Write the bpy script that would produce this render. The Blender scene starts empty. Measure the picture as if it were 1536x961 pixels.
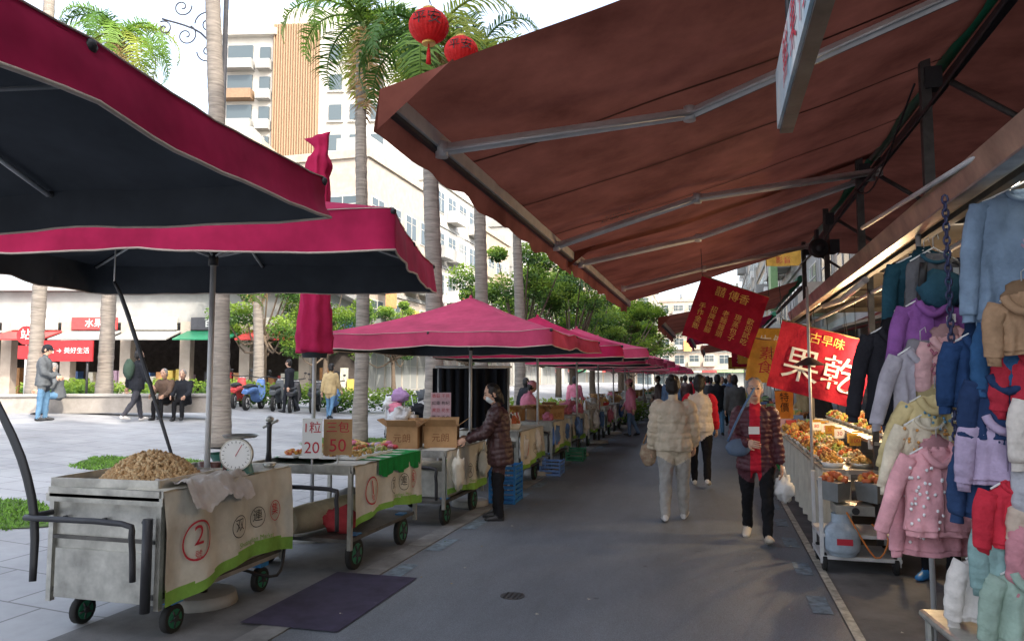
import bpy, math, random
import numpy as np
from mathutils import Vector, Matrix, Euler, noise
random.seed(7); np.random.seed(7)
rad=math.radians
PHI=rad(15.2); CA,SA=math.cos(PHI),math.sin(PHI)
sc=bpy.context.scene
def CW(X,Y):            # metres right/ahead of the tripod -> street frame (x across, y along the lane)
    return (CA*X-SA*Y, SA*X+CA*Y)
def gz(x):              # plaza rises gently away from the lane
    return 0.0 if x>-4.2 else min(.71,(-x-4.2)*.06)

# ---------------------------------------------------------------- materials
_m={}
def mat(name,col,rough=.75,metal=0,var=.18,scale=6,bump=0,bscale=60,trans=0,col2=None,spec=.4,emit=0,stretch=None,det=4):
    if name in _m: return _m[name]
    m=bpy.data.materials.new(name); m.use_nodes=True; nt=m.node_tree; N=nt.nodes; L=nt.links
    b=N['Principled BSDF']; out=N['Material Output']
    cr=None
    if scale>0 or bump>0:
        tc=N.new('ShaderNodeTexCoord'); src=tc.outputs['Object']
        if stretch:
            mp=N.new('ShaderNodeMapping'); mp.inputs['Scale'].default_value=stretch; L.new(src,mp.inputs[0]); src=mp.outputs[0]
    if scale>0:
        nz=N.new('ShaderNodeTexNoise'); nz.inputs['Scale'].default_value=scale; nz.inputs['Detail'].default_value=det; nz.inputs['Roughness'].default_value=.65
        L.new(src,nz.inputs['Vector'])
        cr=N.new('ShaderNodeValToRGB'); cr.color_ramp.elements[0].position=.3; cr.color_ramp.elements[1].position=.7
        a=[c*(1-var) for c in col]; d=[min(1,c*(1+var)) for c in (col2 or col)]
        cr.color_ramp.elements[0].color=(*a,1); cr.color_ramp.elements[1].color=(*d,1)
        L.new(nz.outputs['Fac'],cr.inputs[0]); L.new(cr.outputs[0],b.inputs['Base Color'])
    else: b.inputs['Base Color'].default_value=(*col,1)
    b.inputs['Roughness'].default_value=rough; b.inputs['Metallic'].default_value=metal
    b.inputs['Specular IOR Level'].default_value=spec
    if bump>0:
        n2=N.new('ShaderNodeTexNoise'); n2.inputs['Scale'].default_value=bscale; n2.inputs['Detail'].default_value=2
        L.new(src,n2.inputs['Vector'])
        bp=N.new('ShaderNodeBump'); bp.inputs['Strength'].default_value=bump; bp.inputs['Distance'].default_value=.01
        L.new(n2.outputs['Fac'],bp.inputs['Height']); L.new(bp.outputs[0],b.inputs['Normal'])
    if emit: 
        b.inputs['Emission Color'].default_value=(*col,1); b.inputs['Emission Strength'].default_value=emit
    if trans>0:
        t=N.new('ShaderNodeBsdfTranslucent'); mx=N.new('ShaderNodeMixShader'); mx.inputs[0].default_value=trans
        if cr: L.new(cr.outputs[0],t.inputs[0])
        else: t.inputs[0].default_value=(*col,1)
        L.new(b.outputs[0],mx.inputs[1]); L.new(t.outputs[0],mx.inputs[2]); L.new(mx.outputs[0],out.inputs[0])
    _m[name]=m; return m
def cloth(name,col,**k):
    k.setdefault('rough',.9);k.setdefault('var',.16);k.setdefault('scale',9);k.setdefault('bump',.35);k.setdefault('bscale',22);k.setdefault('spec',.15)
    return mat(name,col,**k)
steel=mat('stainless',(.46,.45,.41),rough=.38,metal=.7,var=.35,scale=5,bump=.08,bscale=12)
alu=mat('aluminium',(.55,.55,.55),rough=.5,metal=.25,var=.15)
dkmetal=mat('dark_metal',(.05,.05,.055),rough=.5,metal=.4)
black=mat('black_plastic',(.02,.02,.022),rough=.5,scale=0)
rubber=mat('rubber',(.018,.018,.018),rough=.8,scale=0)
greenp=mat('green_paint',(.02,.17,.09),rough=.4)
bluep=mat('blue_plastic',(.03,.2,.5),rough=.4)
white=mat('white_plastic',(.75,.75,.73),rough=.5,var=.06)
wcloth=cloth('white_cloth',(.60,.58,.50),var=.16,scale=4)
gcloth=cloth('green_print',(.22,.42,.08))
redtxt=mat('red_print',(.5,.03,.05),rough=.8,scale=0)
blktxt=mat('black_print',(.03,.03,.03),rough=.8,scale=0)
whtxt=mat('white_print',(.8,.8,.78),rough=.8,scale=0)
yeltxt=mat('yellow_print',(.75,.5,.12),rough=.8,scale=0)
umbred=cloth('umbrella_crimson',(.40,.018,.075),trans=.1,var=.28,scale=2.5,bscale=7,bump=.6)
umbpink=cloth('umbrella_faded',(.48,.06,.13),trans=.12,var=.25,scale=2.5,bscale=7,bump=.6)
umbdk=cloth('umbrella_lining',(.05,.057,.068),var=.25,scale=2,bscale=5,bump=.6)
trim=cloth('trim_beige',(.5,.42,.36),bump=0)
awnm=cloth('awning_canvas',(.14,.042,.029),col2=(.215,.072,.05),trans=.25,var=.22,scale=1.6,bscale=4.5,bump=.8,det=7)
awnseam=cloth('awning_seam',(.08,.025,.018),bump=0)
card=mat('cardboard',(.42,.25,.12),rough=.9)
wood=mat('wood',(.3,.17,.08),rough=.8)
skin=mat('skin',(.55,.33,.23),rough=.55,var=.06)
hairb=mat('hair_black',(.012,.01,.01),rough=.5,bump=.6,bscale=80,stretch=(1,1,.2))
hairg=mat('hair_grey',(.1,.095,.09),rough=.8,bump=.9,bscale=60,col2=(.3,.29,.28),scale=25)
concrete=mat('concrete',(.33,.32,.3),rough=.9,scale=3)
bag_w=mat('plastic_bag_white',(.7,.7,.7),rough=.3,bscale=25,bump=.9,var=.12)

# ---------------------------------------------------------------- mesh builder
_txt={}
def textgeo(s):
    if s in _txt: return _txt[s]
    cu=bpy.data.curves.new('t','FONT'); cu.body=s; cu.align_x='CENTER'; cu.align_y='CENTER'; cu.size=1; cu.resolution_u=3
    o=bpy.data.objects.new('t',cu); sc.collection.objects.link(o)
    dg=bpy.context.evaluated_depsgraph_get(); me=bpy.data.meshes.new_from_object(o.evaluated_get(dg))
    V=[tuple(v.co) for v in me.vertices]; F=[tuple(p.vertices) for p in me.polygons]
    bpy.data.objects.remove(o); bpy.data.curves.remove(cu); bpy.data.meshes.remove(me)
    _txt[s]=(V,F); return V,F
class MB:
    def __init__(s): s.v=[];s.f=[];s.m=[];s.sm=[];s.mats=[]
    def mi(s,m):
        if m not in s.mats: s.mats.append(m)
        return s.mats.index(m)
    def add(s,V,F,m,smooth=False):
        o=len(s.v); s.v.extend([tuple(p) for p in V]); k=s.mi(m)
        s.f.extend([tuple(i+o for i in f) for f in F]); s.m.extend([k]*len(F)); s.sm.extend([smooth]*len(F))
    def box(s,c,d,m,rz=0,R=None):
        R=R or Matrix.Rotation(rz,3,'Z'); c=Vector(c)
        V=[c+R@Vector((x*d[0]/2,y*d[1]/2,z*d[2]/2)) for z in(-1,1) for y in(-1,1) for x in(-1,1)]
        s.add(V,[(0,2,3,1),(4,5,7,6),(0,1,5,4),(2,6,7,3),(0,4,6,2),(1,3,7,5)],m)
    def tube(s,P,r,m,n=10,xref=None,smooth=True,caps=True,rep=1):
        P=[Vector(p) for p in P]
        if not hasattr(r,'__len__'): r=[r]*len(P)
        r=[(q,q) if not hasattr(q,'__len__') else q for q in r]
        if rep>1:
            NP=[];NR=[]
            for i in range(len(P)-1):
                p0=P[max(i-1,0)];p1=P[i];p2=P[i+1];p3=P[min(i+2,len(P)-1)]
                for k in range(rep):
                    t=k/rep
                    NP.append(.5*((2*p1)+(p2-p0)*t+(2*p0-5*p1+4*p2-p3)*t*t+(3*p1-p0-3*p2+p3)*t**3))
                    tt=t*t*(3-2*t); NR.append(tuple(r[i][j]*(1-tt)+r[i+1][j]*tt for j in(0,1)))
            NP.append(P[-1]);NR.append(r[-1]);P,r=NP,NR
        V=[];u=None
        for i,p in enumerate(P):
            t=(P[min(i+1,len(P)-1)]-P[max(i-1,0)])
            t=t.normalized() if t.length>1e-9 else Vector((0,0,1))
            if u is None:
                u=Vector(xref) if xref is not None else (Vector((1,0,0)) if abs(t.x)<.8 else Vector((0,1,0)))
            elif xref is not None: u=Vector(xref)
            u=(u-t*u.dot(t)); u=u.normalized() if u.length>1e-6 else t.orthogonal().normalized()
            w=t.cross(u)
            for k in range(n):
                a=2*math.pi*k/n; V.append(p+u*(math.cos(a)*r[i][0])+w*(math.sin(a)*r[i][1]))
        F=[]
        for i in range(len(P)-1):
            for k in range(n):
                a=i*n+k;b=i*n+(k+1)%n; F.append((a,b,b+n,a+n))
        s.add(V,F,m,smooth)
        if caps:
            o=len(s.v)-len(V); km=s.mi(m)
            s.f.append(tuple(o+k for k in reversed(range(n)))); s.f.append(tuple(o+(len(P)-1)*n+k for k in range(n)))
            s.m+= [km,km]; s.sm+=[False,False]
    def cyl(s,a,b,r,m,r2=None,n=12): s.tube([a,b],[r,r if r2 is None else r2],m,n=n)
    def ell(s,c,r,m,R=None,seg=12,rings=8,amp=0,fs=6):
        R=R or Matrix.Identity(3); c=Vector(c); V=[];F=[]; off=Vector((random.random()*50,0,0))
        for i in range(rings+1):
            th=math.pi*(i/rings); th=min(max(th,.02),math.pi-.02)
            for k in range(seg):
                a=2*math.pi*k/seg; d=Vector((math.sin(th)*math.cos(a),math.sin(th)*math.sin(a),-math.cos(th)))
                q=1+(amp*noise.noise(d*fs*.4+off)+amp*.5*noise.noise(d*fs+off) if amp else 0)
                V.append(c+R@Vector((d.x*r[0]*q,d.y*r[1]*q,d.z*r[2]*q)))
        for i in range(rings):
            for k in range(seg):
                a=i*seg+k;b=i*seg+(k+1)%seg; F.append((a,b,b+seg,a+seg))
        s.add(V,F,m,True)
    def sheet(s,fn,nu,nv,m,mfn=None,smooth=True):
        V=[fn(i/nu,j/nv) for j in range(nv+1) for i in range(nu+1)]
        if mfn is None:
            s.add(V,[(j*(nu+1)+i,j*(nu+1)+i+1,(j+1)*(nu+1)+i+1,(j+1)*(nu+1)+i) for j in range(nv) for i in range(nu)],m,smooth)
        else:
            o=len(s.v); s.v.extend([tuple(p) for p in V])
            for j in range(nv):
                for i in range(nu):
                    a=j*(nu+1)+i; s.f.append((o+a,o+a+1,o+a+nu+2,o+a+nu+1)); s.m.append(s.mi(mfn((i+.5)/nu,(j+.5)/nv))); s.sm.append(smooth)
    def text(s,t,size,m,fn):
        V,F=textgeo(t); s.add([fn(x*size,y*size) for x,y,z in V],F,m)
    def textp(s,t,size,m,o,r,u):
        o=Vector(o);r=Vector(r);u=Vector(u); s.text(t,size,m,lambda x,y:o+r*x+u*y)
    def quad(s,a,b,c,d,m): s.add([a,b,c,d],[(0,1,2,3)],m)
    def disp(s,amp,scale,off=0):
        o=Vector((off,off*2,0)); s.v=[tuple(Vector(p)+amp*noise.noise_vector(Vector(p)*scale+o)) for p in s.v]
    def done(s,name,loc=(0,0,0),rz=0,bevel=0,parent=None,sub=0):
        me=bpy.data.meshes.new(name); me.from_pydata(s.v,[],s.f)
        for m in s.mats: me.materials.append(m)
        me.polygons.foreach_set('material_index',s.m); me.polygons.foreach_set('use_smooth',s.sm); me.update()
        o=bpy.data.objects.new(name,me); sc.collection.objects.link(o); o.location=loc; o.rotation_euler=(0,0,rz)
        if bevel:
            b=o.modifiers.new('b','BEVEL'); b.width=bevel; b.segments=2; b.limit_method='ANGLE'; b.angle_limit=rad(50)
        if parent: o.parent=parent
        return o

# ---------------------------------------------------------------- camera, light, sky
cam=bpy.data.cameras.new('camera'); co=bpy.data.objects.new('camera',cam); sc.collection.objects.link(co); sc.camera=co
cam.lens=26; cam.sensor_width=36; cam.clip_end=3000; cam.clip_start=.05
co.location=(0,0,1.6); co.rotation_euler=(rad(94.4),0,PHI)
sv=Vector((.80,-.60,0)).normalized(); EL=rad(40); sv=Vector((sv.x*math.cos(EL),sv.y*math.cos(EL),math.sin(EL)))
sl=bpy.data.lights.new('sun','SUN'); sl.energy=5; sl.angle=rad(.5); sl.color=(1,.9,.76)
so=bpy.data.objects.new('sun',sl); sc.collection.objects.link(so); so.rotation_euler=sv.to_track_quat('Z','Y').to_euler()
w=bpy.data.worlds.new('World'); sc.world=w; w.use_nodes=True; nt=w.node_tree
sk=nt.nodes.new('ShaderNodeTexSky'); sk.sky_type='NISHITA'; sk.sun_disc=False; sk.sun_elevation=EL; sk.sun_rotation=math.atan2(sv.x,sv.y)
sk.air_density=1.0; sk.dust_density=5; sk.ozone_density=1
hs=nt.nodes.new('ShaderNodeHueSaturation'); hs.inputs['Saturation'].default_value=.6   # haze
nt.links.new(sk.outputs[0],hs.inputs['Color']); nt.links.new(hs.outputs[0],nt.nodes['Background'].inputs[0]); nt.nodes['Background'].inputs[1].default_value=.68
sc.view_settings.view_transform='Standard'; sc.view_settings.look='None'; sc.view_settings.exposure=0

# ---------------------------------------------------------------- ground
def paving(name,c1,c2,bw,bh,mort):
    m=bpy.data.materials.new(name); m.use_nodes=True; N=m.node_tree.nodes; L=m.node_tree.links; b=N['Principled BSDF']
    tc=N.new('ShaderNodeTexCoord'); br=N.new('ShaderNodeTexBrick'); br.inputs['Scale'].default_value=1
    br.inputs['Brick Width'].default_value=bw; br.inputs['Row Height'].default_value=bh; br.inputs['Mortar Size'].default_value=.009
    br.inputs['Color1'].default_value=(*c1,1); br.inputs['Color2'].default_value=(*c2,1); br.inputs['Mortar'].default_value=(*mort,1)
    L.new(tc.outputs['Object'],br.inputs['Vector'])
    nz=N.new('ShaderNodeTexNoise'); nz.inputs['Scale'].default_value=.5; nz.inputs['Detail'].default_value=8; nz.inputs['Roughness'].default_value=.72
    L.new(tc.outputs['Object'],nz.inputs['Vector'])
    mr=N.new('ShaderNodeMapRange'); mr.inputs[1].default_value=.3; mr.inputs[2].default_value=.7; mr.inputs[3].default_value=.62; mr.inputs[4].default_value=1.15
    L.new(nz.outputs['Fac'],mr.inputs[0])
    mx=N.new('ShaderNodeMix'); mx.data_type='RGBA'; mx.blend_type='MULTIPLY'; mx.inputs[0].default_value=1
    L.new(br.outputs['Color'],mx.inputs[6]); L.new(mr.outputs[0],mx.inputs[7]); L.new(mx.outputs[2],b.inputs['Base Color'])
    b.inputs['Roughness'].default_value=.7
    return m
def asphalt():
    m=bpy.data.materials.new('asphalt'); m.use_nodes=True; N=m.node_tree.nodes; L=m.node_tree.links; b=N['Principled BSDF']
    tc=N.new('ShaderNodeTexCoord')
    def nz(s,d,st=None,r=.7):
        n=N.new('ShaderNodeTexNoise'); n.inputs['Scale'].default_value=s; n.inputs['Detail'].default_value=d; n.inputs['Roughness'].default_value=r
        if st:
            mp=N.new('ShaderNodeMapping'); mp.inputs['Scale'].default_value=st; L.new(tc.outputs['Object'],mp.inputs[0]); L.new(mp.outputs[0],n.inputs['Vector'])
        else: L.new(tc.outputs['Object'],n.inputs['Vector'])
        return n
    a=nz(140,3); c=nz(.9,8,(1,.3,1)); v=N.new('ShaderNodeTexVoronoi'); v.inputs['Scale'].default_value=2.3; L.new(tc.outputs['Object'],v.inputs['Vector'])
    st=nz(2.2,5)
    cr=N.new('ShaderNodeValToRGB'); cr.color_ramp.elements[0].color=(.072,.084,.098,1); cr.color_ramp.elements[1].color=(.225,.25,.28,1)
    cr.color_ramp.elements[0].position=.3; cr.color_ramp.elements[1].position=.75; L.new(a.outputs['Fac'],cr.inputs[0])
    def mr(n,a0,a1,b0,b1,o='Fac'):
        q=N.new('ShaderNodeMapRange'); q.inputs[1].default_value=a0; q.inputs[2].default_value=a1; q.inputs[3].default_value=b0; q.inputs[4].default_value=b1; L.new(n.outputs[o],q.inputs[0]); return q
    def mul(x,y):
        q=N.new('ShaderNodeMath'); q.operation='MULTIPLY'; L.new(x.outputs[0],q.inputs[0]); L.new(y.outputs[0],q.inputs[1]); return q
    m1=mul(mul(mr(c,.3,.7,.68,1.22),mr(v,.03,.06,.55,1,'Distance')),mr(st,.66,.72,1,.7))
    mx=N.new('ShaderNodeMix'); mx.data_type='RGBA'; mx.blend_type='MULTIPLY'; mx.inputs[0].default_value=1
    L.new(cr.outputs[0],mx.inputs[6]); L.new(m1.outputs[0],mx.inputs[7]); L.new(mx.outputs[2],b.inputs['Base Color'])
    b.inputs['Roughness'].default_value=.62
    bp=N.new('ShaderNodeBump'); bp.inputs['Strength'].default_value=.5; bp.inputs['Distance'].default_value=.005; L.new(a.outputs['Fac'],bp.inputs['Height']); L.new(bp.outputs[0],b.inputs['Normal'])
    return m
asph=asphalt(); pav=paving('plaza_paving',(.31,.32,.335),(.37,.375,.385),.6,.6,(.17,.17,.17)); 
strip=mat('gutter_concrete',(.19,.19,.185),rough=.85,scale=4,var=.35)
B=MB(); xs=[-1500,-60,-16.03,-10,-4.2,1500]; ys=[-300,0,20,60,2500]
V=[(x,y,gz(x)) for y in ys for x in xs]; n=len(xs)
B.add(V,[(j*n+i,j*n+i+1,(j+1)*n+i+1,(j+1)*n+i) for j in range(len(ys)-1) for i in range(n-1)],pav); B.done('ground')
def flat(name,x0,x1,y0,y1,z,m):
    B=MB(); B.quad((x0,y0,z),(x1,y0,z),(x1,y1,z),(x0,y1,z),m); return B.done(name)
flat('pavement',-3.95,5,-12,130,.004,mat('worn_pavement',(.14,.14,.14),rough=.85,scale=2,var=.4,bump=.3,bscale=120,det=8))
flat('road',-2.63,.79,-12,400,.009,asph)
B=MB(); 
for k in range(140): B.box((-2.74,-10+k*.9,.006),(.2,.885,.016),strip)
B.done('kerb_stone')
B=MB(); lm=mat('line_paint',(.42,.4,.33),rough=.8,var=.5,scale=14,det=8)
B.quad((.80,-5,.0135),(.86,-5,.0135),(.86,90,.0135),(.80,90,.0135),lm)
bl=mat('blue_paint',(.16,.21,.25),rough=.8,var=.5,scale=14,det=8)
for i in range(60):
    y=.4+i*1.02
    B.quad((.62,y,.0135),(.75,y,.0135),(.75,y+.42,.0135),(.62,y+.42,.0135),bl)
    B.quad((-2.6,y,.0135),(-2.45,y,.0135),(-2.45,y+.5,.0135),(-2.6,y+.5,.0135),bl)
B.done('road_marking')
B=MB(); B.tube([(0,0,0),(0,0,.004)],[.09,.09],mat('drain_iron',(.05,.05,.05),rough=.6),n=20)
for k in range(4): B.box((-.05+k*.035,0,.006),(.012,.13,.004),black)
B.done('drain_cover',(-1.45,5.35,.009))
B=MB(); paper=[mat('litter_%d'%i,c) for i,c in enumerate([(.4,.38,.32),(.3,.22,.1),(.08,.15,.04)])]
for k in range(60):
    x=random.choice([random.uniform(-2.6,-1.9),random.uniform(.3,1.2),random.uniform(-2.6,.8)]); y=random.uniform(3.5,16); a=random.random()*3; r=random.uniform(.006,.017)
    B.add([(x+r*math.cos(a),y+r*math.sin(a),.016),(x+r*math.cos(a+1.7),y+r*math.sin(a+1.7),.022),(x-r*math.cos(a),y-r*math.sin(a),.016),(x-r*math.cos(a+1.7),y-r*math.sin(a+1.7),.019)],[(0,1,2,3)],random.choice(paper))
B.done('litter')
flat('rubber_mat',-3.0,-2.3,4.3,5.6,.018,mat('mat_purple',(.04,.034,.065),rough=.9,var=.35,det=8))
grassm=mat('grass_blades',(.07,.17,.02),rough=.8,col2=(.15,.3,.04),scale=3)
def grass(cx,cy,rx,ry,n):
    B=MB(); V=[];F=[]
    for i in range(n):
        a=random.random()*6.283; r=math.sqrt(random.random())*(1+.15*math.sin(a*5)); x=cx+rx*r*math.cos(a); y=cy+ry*r*math.sin(a); z=gz(x)
        h=random.uniform(.02,.05); t=random.random()*3.14; wx,wy=.012*math.cos(t),.012*math.sin(t); k=len(V)
        V+= [(x-wx,y-wy,z),(x+wx,y+wy,z),(x+random.uniform(-.03,.03),y+random.uniform(-.03,.03),z+h)]; F.append((k,k+1,k+2))
    B.add(V,F,grassm)
    ring=[(cx+rx*math.cos(a)*.98,cy+ry*math.sin(a)*.98,gz(cx+rx*math.cos(a)*.98)+.012) for a in [i*6.283/28 for i in range(28)]]
    B.add(ring,[tuple(range(28))],mat('soil_turf',(.06,.11,.02),rough=.95,scale=12,var=.5)); B.done('grass')
grass(-8.3,9.6,1.2,.8,5000); grass(-7.5,6.1,1.2,.6,5000); grass(-7.3,14.6,1.2,1.2,2500); grass(-4.9,12.2,.9,.9,1500)

# ---------------------------------------------------------------- umbrellas
def umbrella(x,y,hx,hy,rz,ze,za,val,red,base=0,pole=True,n=12):
    B=MB(); C=[(-hx,-hy),(hx,-hy),(hx,hy),(-hx,hy)]; seed=random.random()*20
    def edge(s):
        s%=4;i=int(s);f=s-i;a=C[i];b=C[(i+1)%4]; return a[0]+(b[0]-a[0])*f,a[1]+(b[1]-a[1])*f,f
    def pt(s,r,dz=0):
        ex,ey,f=edge(s); fr=(f*2)%1
        sag=-.018*math.sin(math.pi*fr)*r*r-.05*math.sin(math.pi*r)
        pin=1-.02*math.sin(math.pi*f)*r
        z=za+(ze-za)*r+sag+.014*noise.noise(Vector((ex*r*3+seed,ey*r*3,0)))+.006*noise.noise(Vector((ex*r*9+seed,ey*r*9,2)))
        return Vector((ex*r*pin,ey*r*pin,z+dz))
    def vpt(s,v,o=0):
        e=pt(s,1); ex,ey,f=edge(s); d=Vector((e.x,e.y,0)).normalized(); wv=.009*math.sin(s*23+seed)*v+.035*noise.noise(Vector((s*4,v,seed)))*v+.01*noise.noise(Vector((s*14,v*2,seed)))
        return Vector((e.x,e.y,e.z))+d*(o+.03*v+wv)+Vector((0,0,-val*v+.02*noise.noise(Vector((s*5,3,seed)))*v))
    ns=4*n
    B.sheet(lambda a,b:pt(a*4,max(b,.02)),ns,10,red)
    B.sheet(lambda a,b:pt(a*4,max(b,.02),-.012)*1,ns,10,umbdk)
    B.sheet(lambda a,b:vpt(a*4,b),ns*2,4,red)
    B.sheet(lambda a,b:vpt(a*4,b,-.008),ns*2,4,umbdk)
    B.tube([vpt(i/(ns*2)*4,1,-.003) for i in range(ns*2)]+[vpt(0,1,-.003)],.007,trim,n=5)
    B.tube([vpt(i/(ns*2)*4,0,.004) for i in range(ns*2)]+[vpt(0,0,.004)],.003,trim,n=5)
    for k in range(8):
        B.tube([pt(k*.5,r_,-.035) for r_ in(.04,.2,.4,.6,.8,.98)],.011,alu,n=6)
        B.tube([(0,0,za-.62),pt(k*.5,.5,-.04)],.009,alu,n=6)
        B.ell(pt(k*.5,1,-.02),(.02,.02,.02),black,seg=6,rings=4)
    B.tube([(0,0,za-.03),(0,0,za+.03)],[.03,.015],red,n=8)
    B.cyl((0,0,za-.68),(0,0,za-.58),.035,black)
    if pole:
        B.cyl((0,0,.05-0),(0,0,za),.021,alu,n=10)
        B.tube([(0,0,0),(0,0,.08)],[.24,.22],concrete,n=16); B.cyl((0,0,.08),(0,0,.35),.03,dkmetal)
    return B.done('market_umbrella',(x,y,base),rz)
umbrella(*CW(-2.2,5.4),1.5,1.1,PHI,2.6,3.1,.25,umbred)
umbrella(*CW(-2.32,2.05),1.3,1.3,rad(4.5),2.45,3.0,.17,umbred)
for i in range(15):
    s=8.97+i*3.05
    umbrella(-2.85+random.uniform(-.15,.15),s,1.4,1.4,random.uniform(-.12,.12),2.15+random.uniform(-.1,.07)-(.05 if i else 0),2.62,.17,umbpink if i%3!=1 else umbred,n=8)
B=MB(); 
B.tube([(0,0,4.1),(.02,0,3.95),(0,0,3.8),(0,0,3.6),(0,0,3.0),(0,0,2.4),(0,0,2.0),(0,0,1.85)],[(.16,.05),(.05,.05),(.13,.11),(.1,.1),(.13,.12),(.15,.14),(.17,.16),(.18,.16)],umbred,n=30,rep=4)
B.v=[(p[0]*(1+.14*math.sin(7*math.atan2(p[1],p[0])+p[2])),p[1]*(1+.14*math.sin(7*math.atan2(p[1],p[0])+p[2])),p[2]) for p in B.v]
B.disp(.03,9); 
B.tube([(0,0,2.02),(0,0,1.8)],[.14,.12],umbdk,n=12); B.cyl((0,0,0),(0,0,4.0),.02,alu); B.tube([(0,0,0),(0,0,.08)],[.24,.22],concrete,n=16)
B.done('closed_umbrella',(*CW(-2.0,7.5),0))
B=MB(); a=Vector((*CW(-3.25,6.0),2.38)); b=Vector((*CW(-2.7,6.1),.75)); B.tube([a,a.lerp(b,.2)+Vector((.02,0,.02)),b],[(.012,.012),(.022,.012),(.014,.01)],dkmetal,n=8,rep=3)
B.tube([a+Vector((0,0,.3)),a],.006,white,n=5); B.done('umbrella_strap')
B=MB(); B.tube([(*CW(-3.3,4.75),1.45),(*CW(-3.05,4.65),1.1),(*CW(-2.92,4.6),.75),(*CW(-2.88,4.55),.38)],[(.03,.012),(.035,.015),(.03,.02),(.025,.015)],black,n=8,rep=3); B.done('tie_rope')

# ---------------------------------------------------------------- awnings
def awz(x): return 3.268+.283*x
def awning(y0,y1,x0=-1.4,x1=1.5,zf=awz,val=.19,m=awnm,name='retractable_awning',arms=()):
    B=MB(); sd=random.random()*9
    def f(u,v,dz=0):
        x=x0+(x1-x0)*u; y=y0+(y1-y0)*v
        return Vector((x,y,zf(x)+dz-.05*math.sin(math.pi*u)-.02*math.sin(v*math.pi*4)**2+.02*noise.noise(Vector((x*1.5,y*.8,sd)))+.008*noise.noise(Vector((x*1.2,y*6,sd)))))
    B.sheet(lambda u,v:f(u,v),30,80,m)
    for k in range(1,4):
        yy=k/4; wd=.025/(y1-y0)
        B.sheet(lambda u,v:f(u,yy+(v-.5)*wd,-.008),30,1,awnseam)
    B.sheet(lambda u,v:f(0,v)+Vector((-.02*u-.03*math.sin(v*40+sd)*u*.5,0,-val*u+.012*math.sin(v*55)*u)),4,60,m)
    B.sheet(lambda u,v:f(u*.12,0)+Vector((0,-.02*v,-val*v*(1-u))),6,4,m)
    B.box((x0+.03,(y0+y1)/2,zf(x0)-.045),(.06,y1-y0-.04,.075),alu)
    B.box((x0+.03,(y0+y1)/2,zf(x0)-.095),(.03,y1-y0-.04,.02),dkmetal)
    B.cyl((x1+.02,y0,zf(x1)+.02),(x1+.02,y1,zf(x1)+.02),.055,greenp)
    B.box((x1+.04,(y0+y1)/2,zf(x1)-.12),(.05,y1-y0,.05),dkmetal)
    for (p,q,r) in arms:
        P=Vector((*p,zf(p[0])-.11));Q=Vector((*q,zf(q[0])-.17));R=Vector((*r,zf(r[0])-.21))
        for a,b in((P,Q),(Q,R)):
            B.tube([a,b],[(.032,.026)]*2,alu,n=4,xref=(0,0,1),smooth=False)
            d=(b-a).normalized(); sd2=d.cross(Vector((0,0,1)))*.034
            for g in(-1,1): B.tube([a+sd2*g-Vector((0,0,.012)),b+sd2*g-Vector((0,0,.012))],.009,alu if g>0 else dkmetal,n=5)
        for c in(P,Q,R): B.tube([c+Vector((0,0,.04)),c-Vector((0,0,.04))],.034,alu,n=12)
    return B
B=awning(2.92,7.6,arms=[((-1.34,3.54),(-.10,4.16),(1.3,3.7)),((-1.34,6.47),(-.1,6.19),(1.5,7.3))])
B.textp('406',.11,blktxt,(-1.445,3.35,2.80),(0,1,0),(0,0,1)); B.textp('電話 7825',.08,blktxt,(-1.44,4.0,2.8),(0,1,0),(0,0,1))
for t,x,y,s_ in(('友聯帆布',-.75,6.3,.09),('2706-11',-.75,6.18,.07)): B.text(t,s_,blktxt,lambda a,b:Vector((x+a,y-b,awz(x+a)-.075)))
B.done('retractable_awning')
awning(7.35,12.7,zf=lambda x:awz(x)+.03,arms=[((-1.34,7.75),(-.13,8.1),(1.5,7.6)),((-1.2,10.4),(-.1,10.5),(1.34,11.2))]).done('retractable_awning')
awning(12.9,18,-.9,1.4,lambda x:2.85+.25*x).done('retractable_awning')
awning(18.4,26,-.6,1.4,lambda x:2.8+.2*x,m=umbred).done('retractable_awning')
awning(27,36,-.4,1.4,lambda x:2.8+.2*x).done('retractable_awning')
B=MB(); B.sheet(lambda u,v:Vector((1.56+2.2*u,1.0+12.5*v,3.78-.18*u-.04*math.sin(v*20)*math.sin(u*3.14))),10,60,awnm); B.done('rear_awning')

# ---------------------------------------------------------------- right-hand stalls
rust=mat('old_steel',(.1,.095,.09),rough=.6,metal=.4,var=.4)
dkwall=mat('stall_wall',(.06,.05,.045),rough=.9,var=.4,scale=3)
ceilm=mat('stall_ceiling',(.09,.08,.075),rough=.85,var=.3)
B=MB()
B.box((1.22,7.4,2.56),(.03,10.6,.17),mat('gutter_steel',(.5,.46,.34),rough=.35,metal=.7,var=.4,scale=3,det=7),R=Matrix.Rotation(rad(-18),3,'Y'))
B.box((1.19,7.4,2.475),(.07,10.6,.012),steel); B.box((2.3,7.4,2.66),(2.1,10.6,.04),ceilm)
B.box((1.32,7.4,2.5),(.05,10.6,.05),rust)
for y in(3.0,5.2,7.45,9.6,11.9):
    B.box((1.36,y,3.15),(.06,.06,1.0),rust); B.box((2.3,y,2.6),(2.1,.06,.07),rust)
    B.tube([(1.5,y,3.5),(2.6,y,2.7)],.02,rust,n=6); B.box((1.4,y,3.52),(.1,.1,.14),dkmetal)
for y in(7.45,11.9): B.box((1.42,y,1.28),(.05,.05,2.56),rust)
B.tube([(1.3,7.0,2.45),(1.3,8.2,2.4),(1.3,9.5,2.45)],.03,alu)
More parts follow.
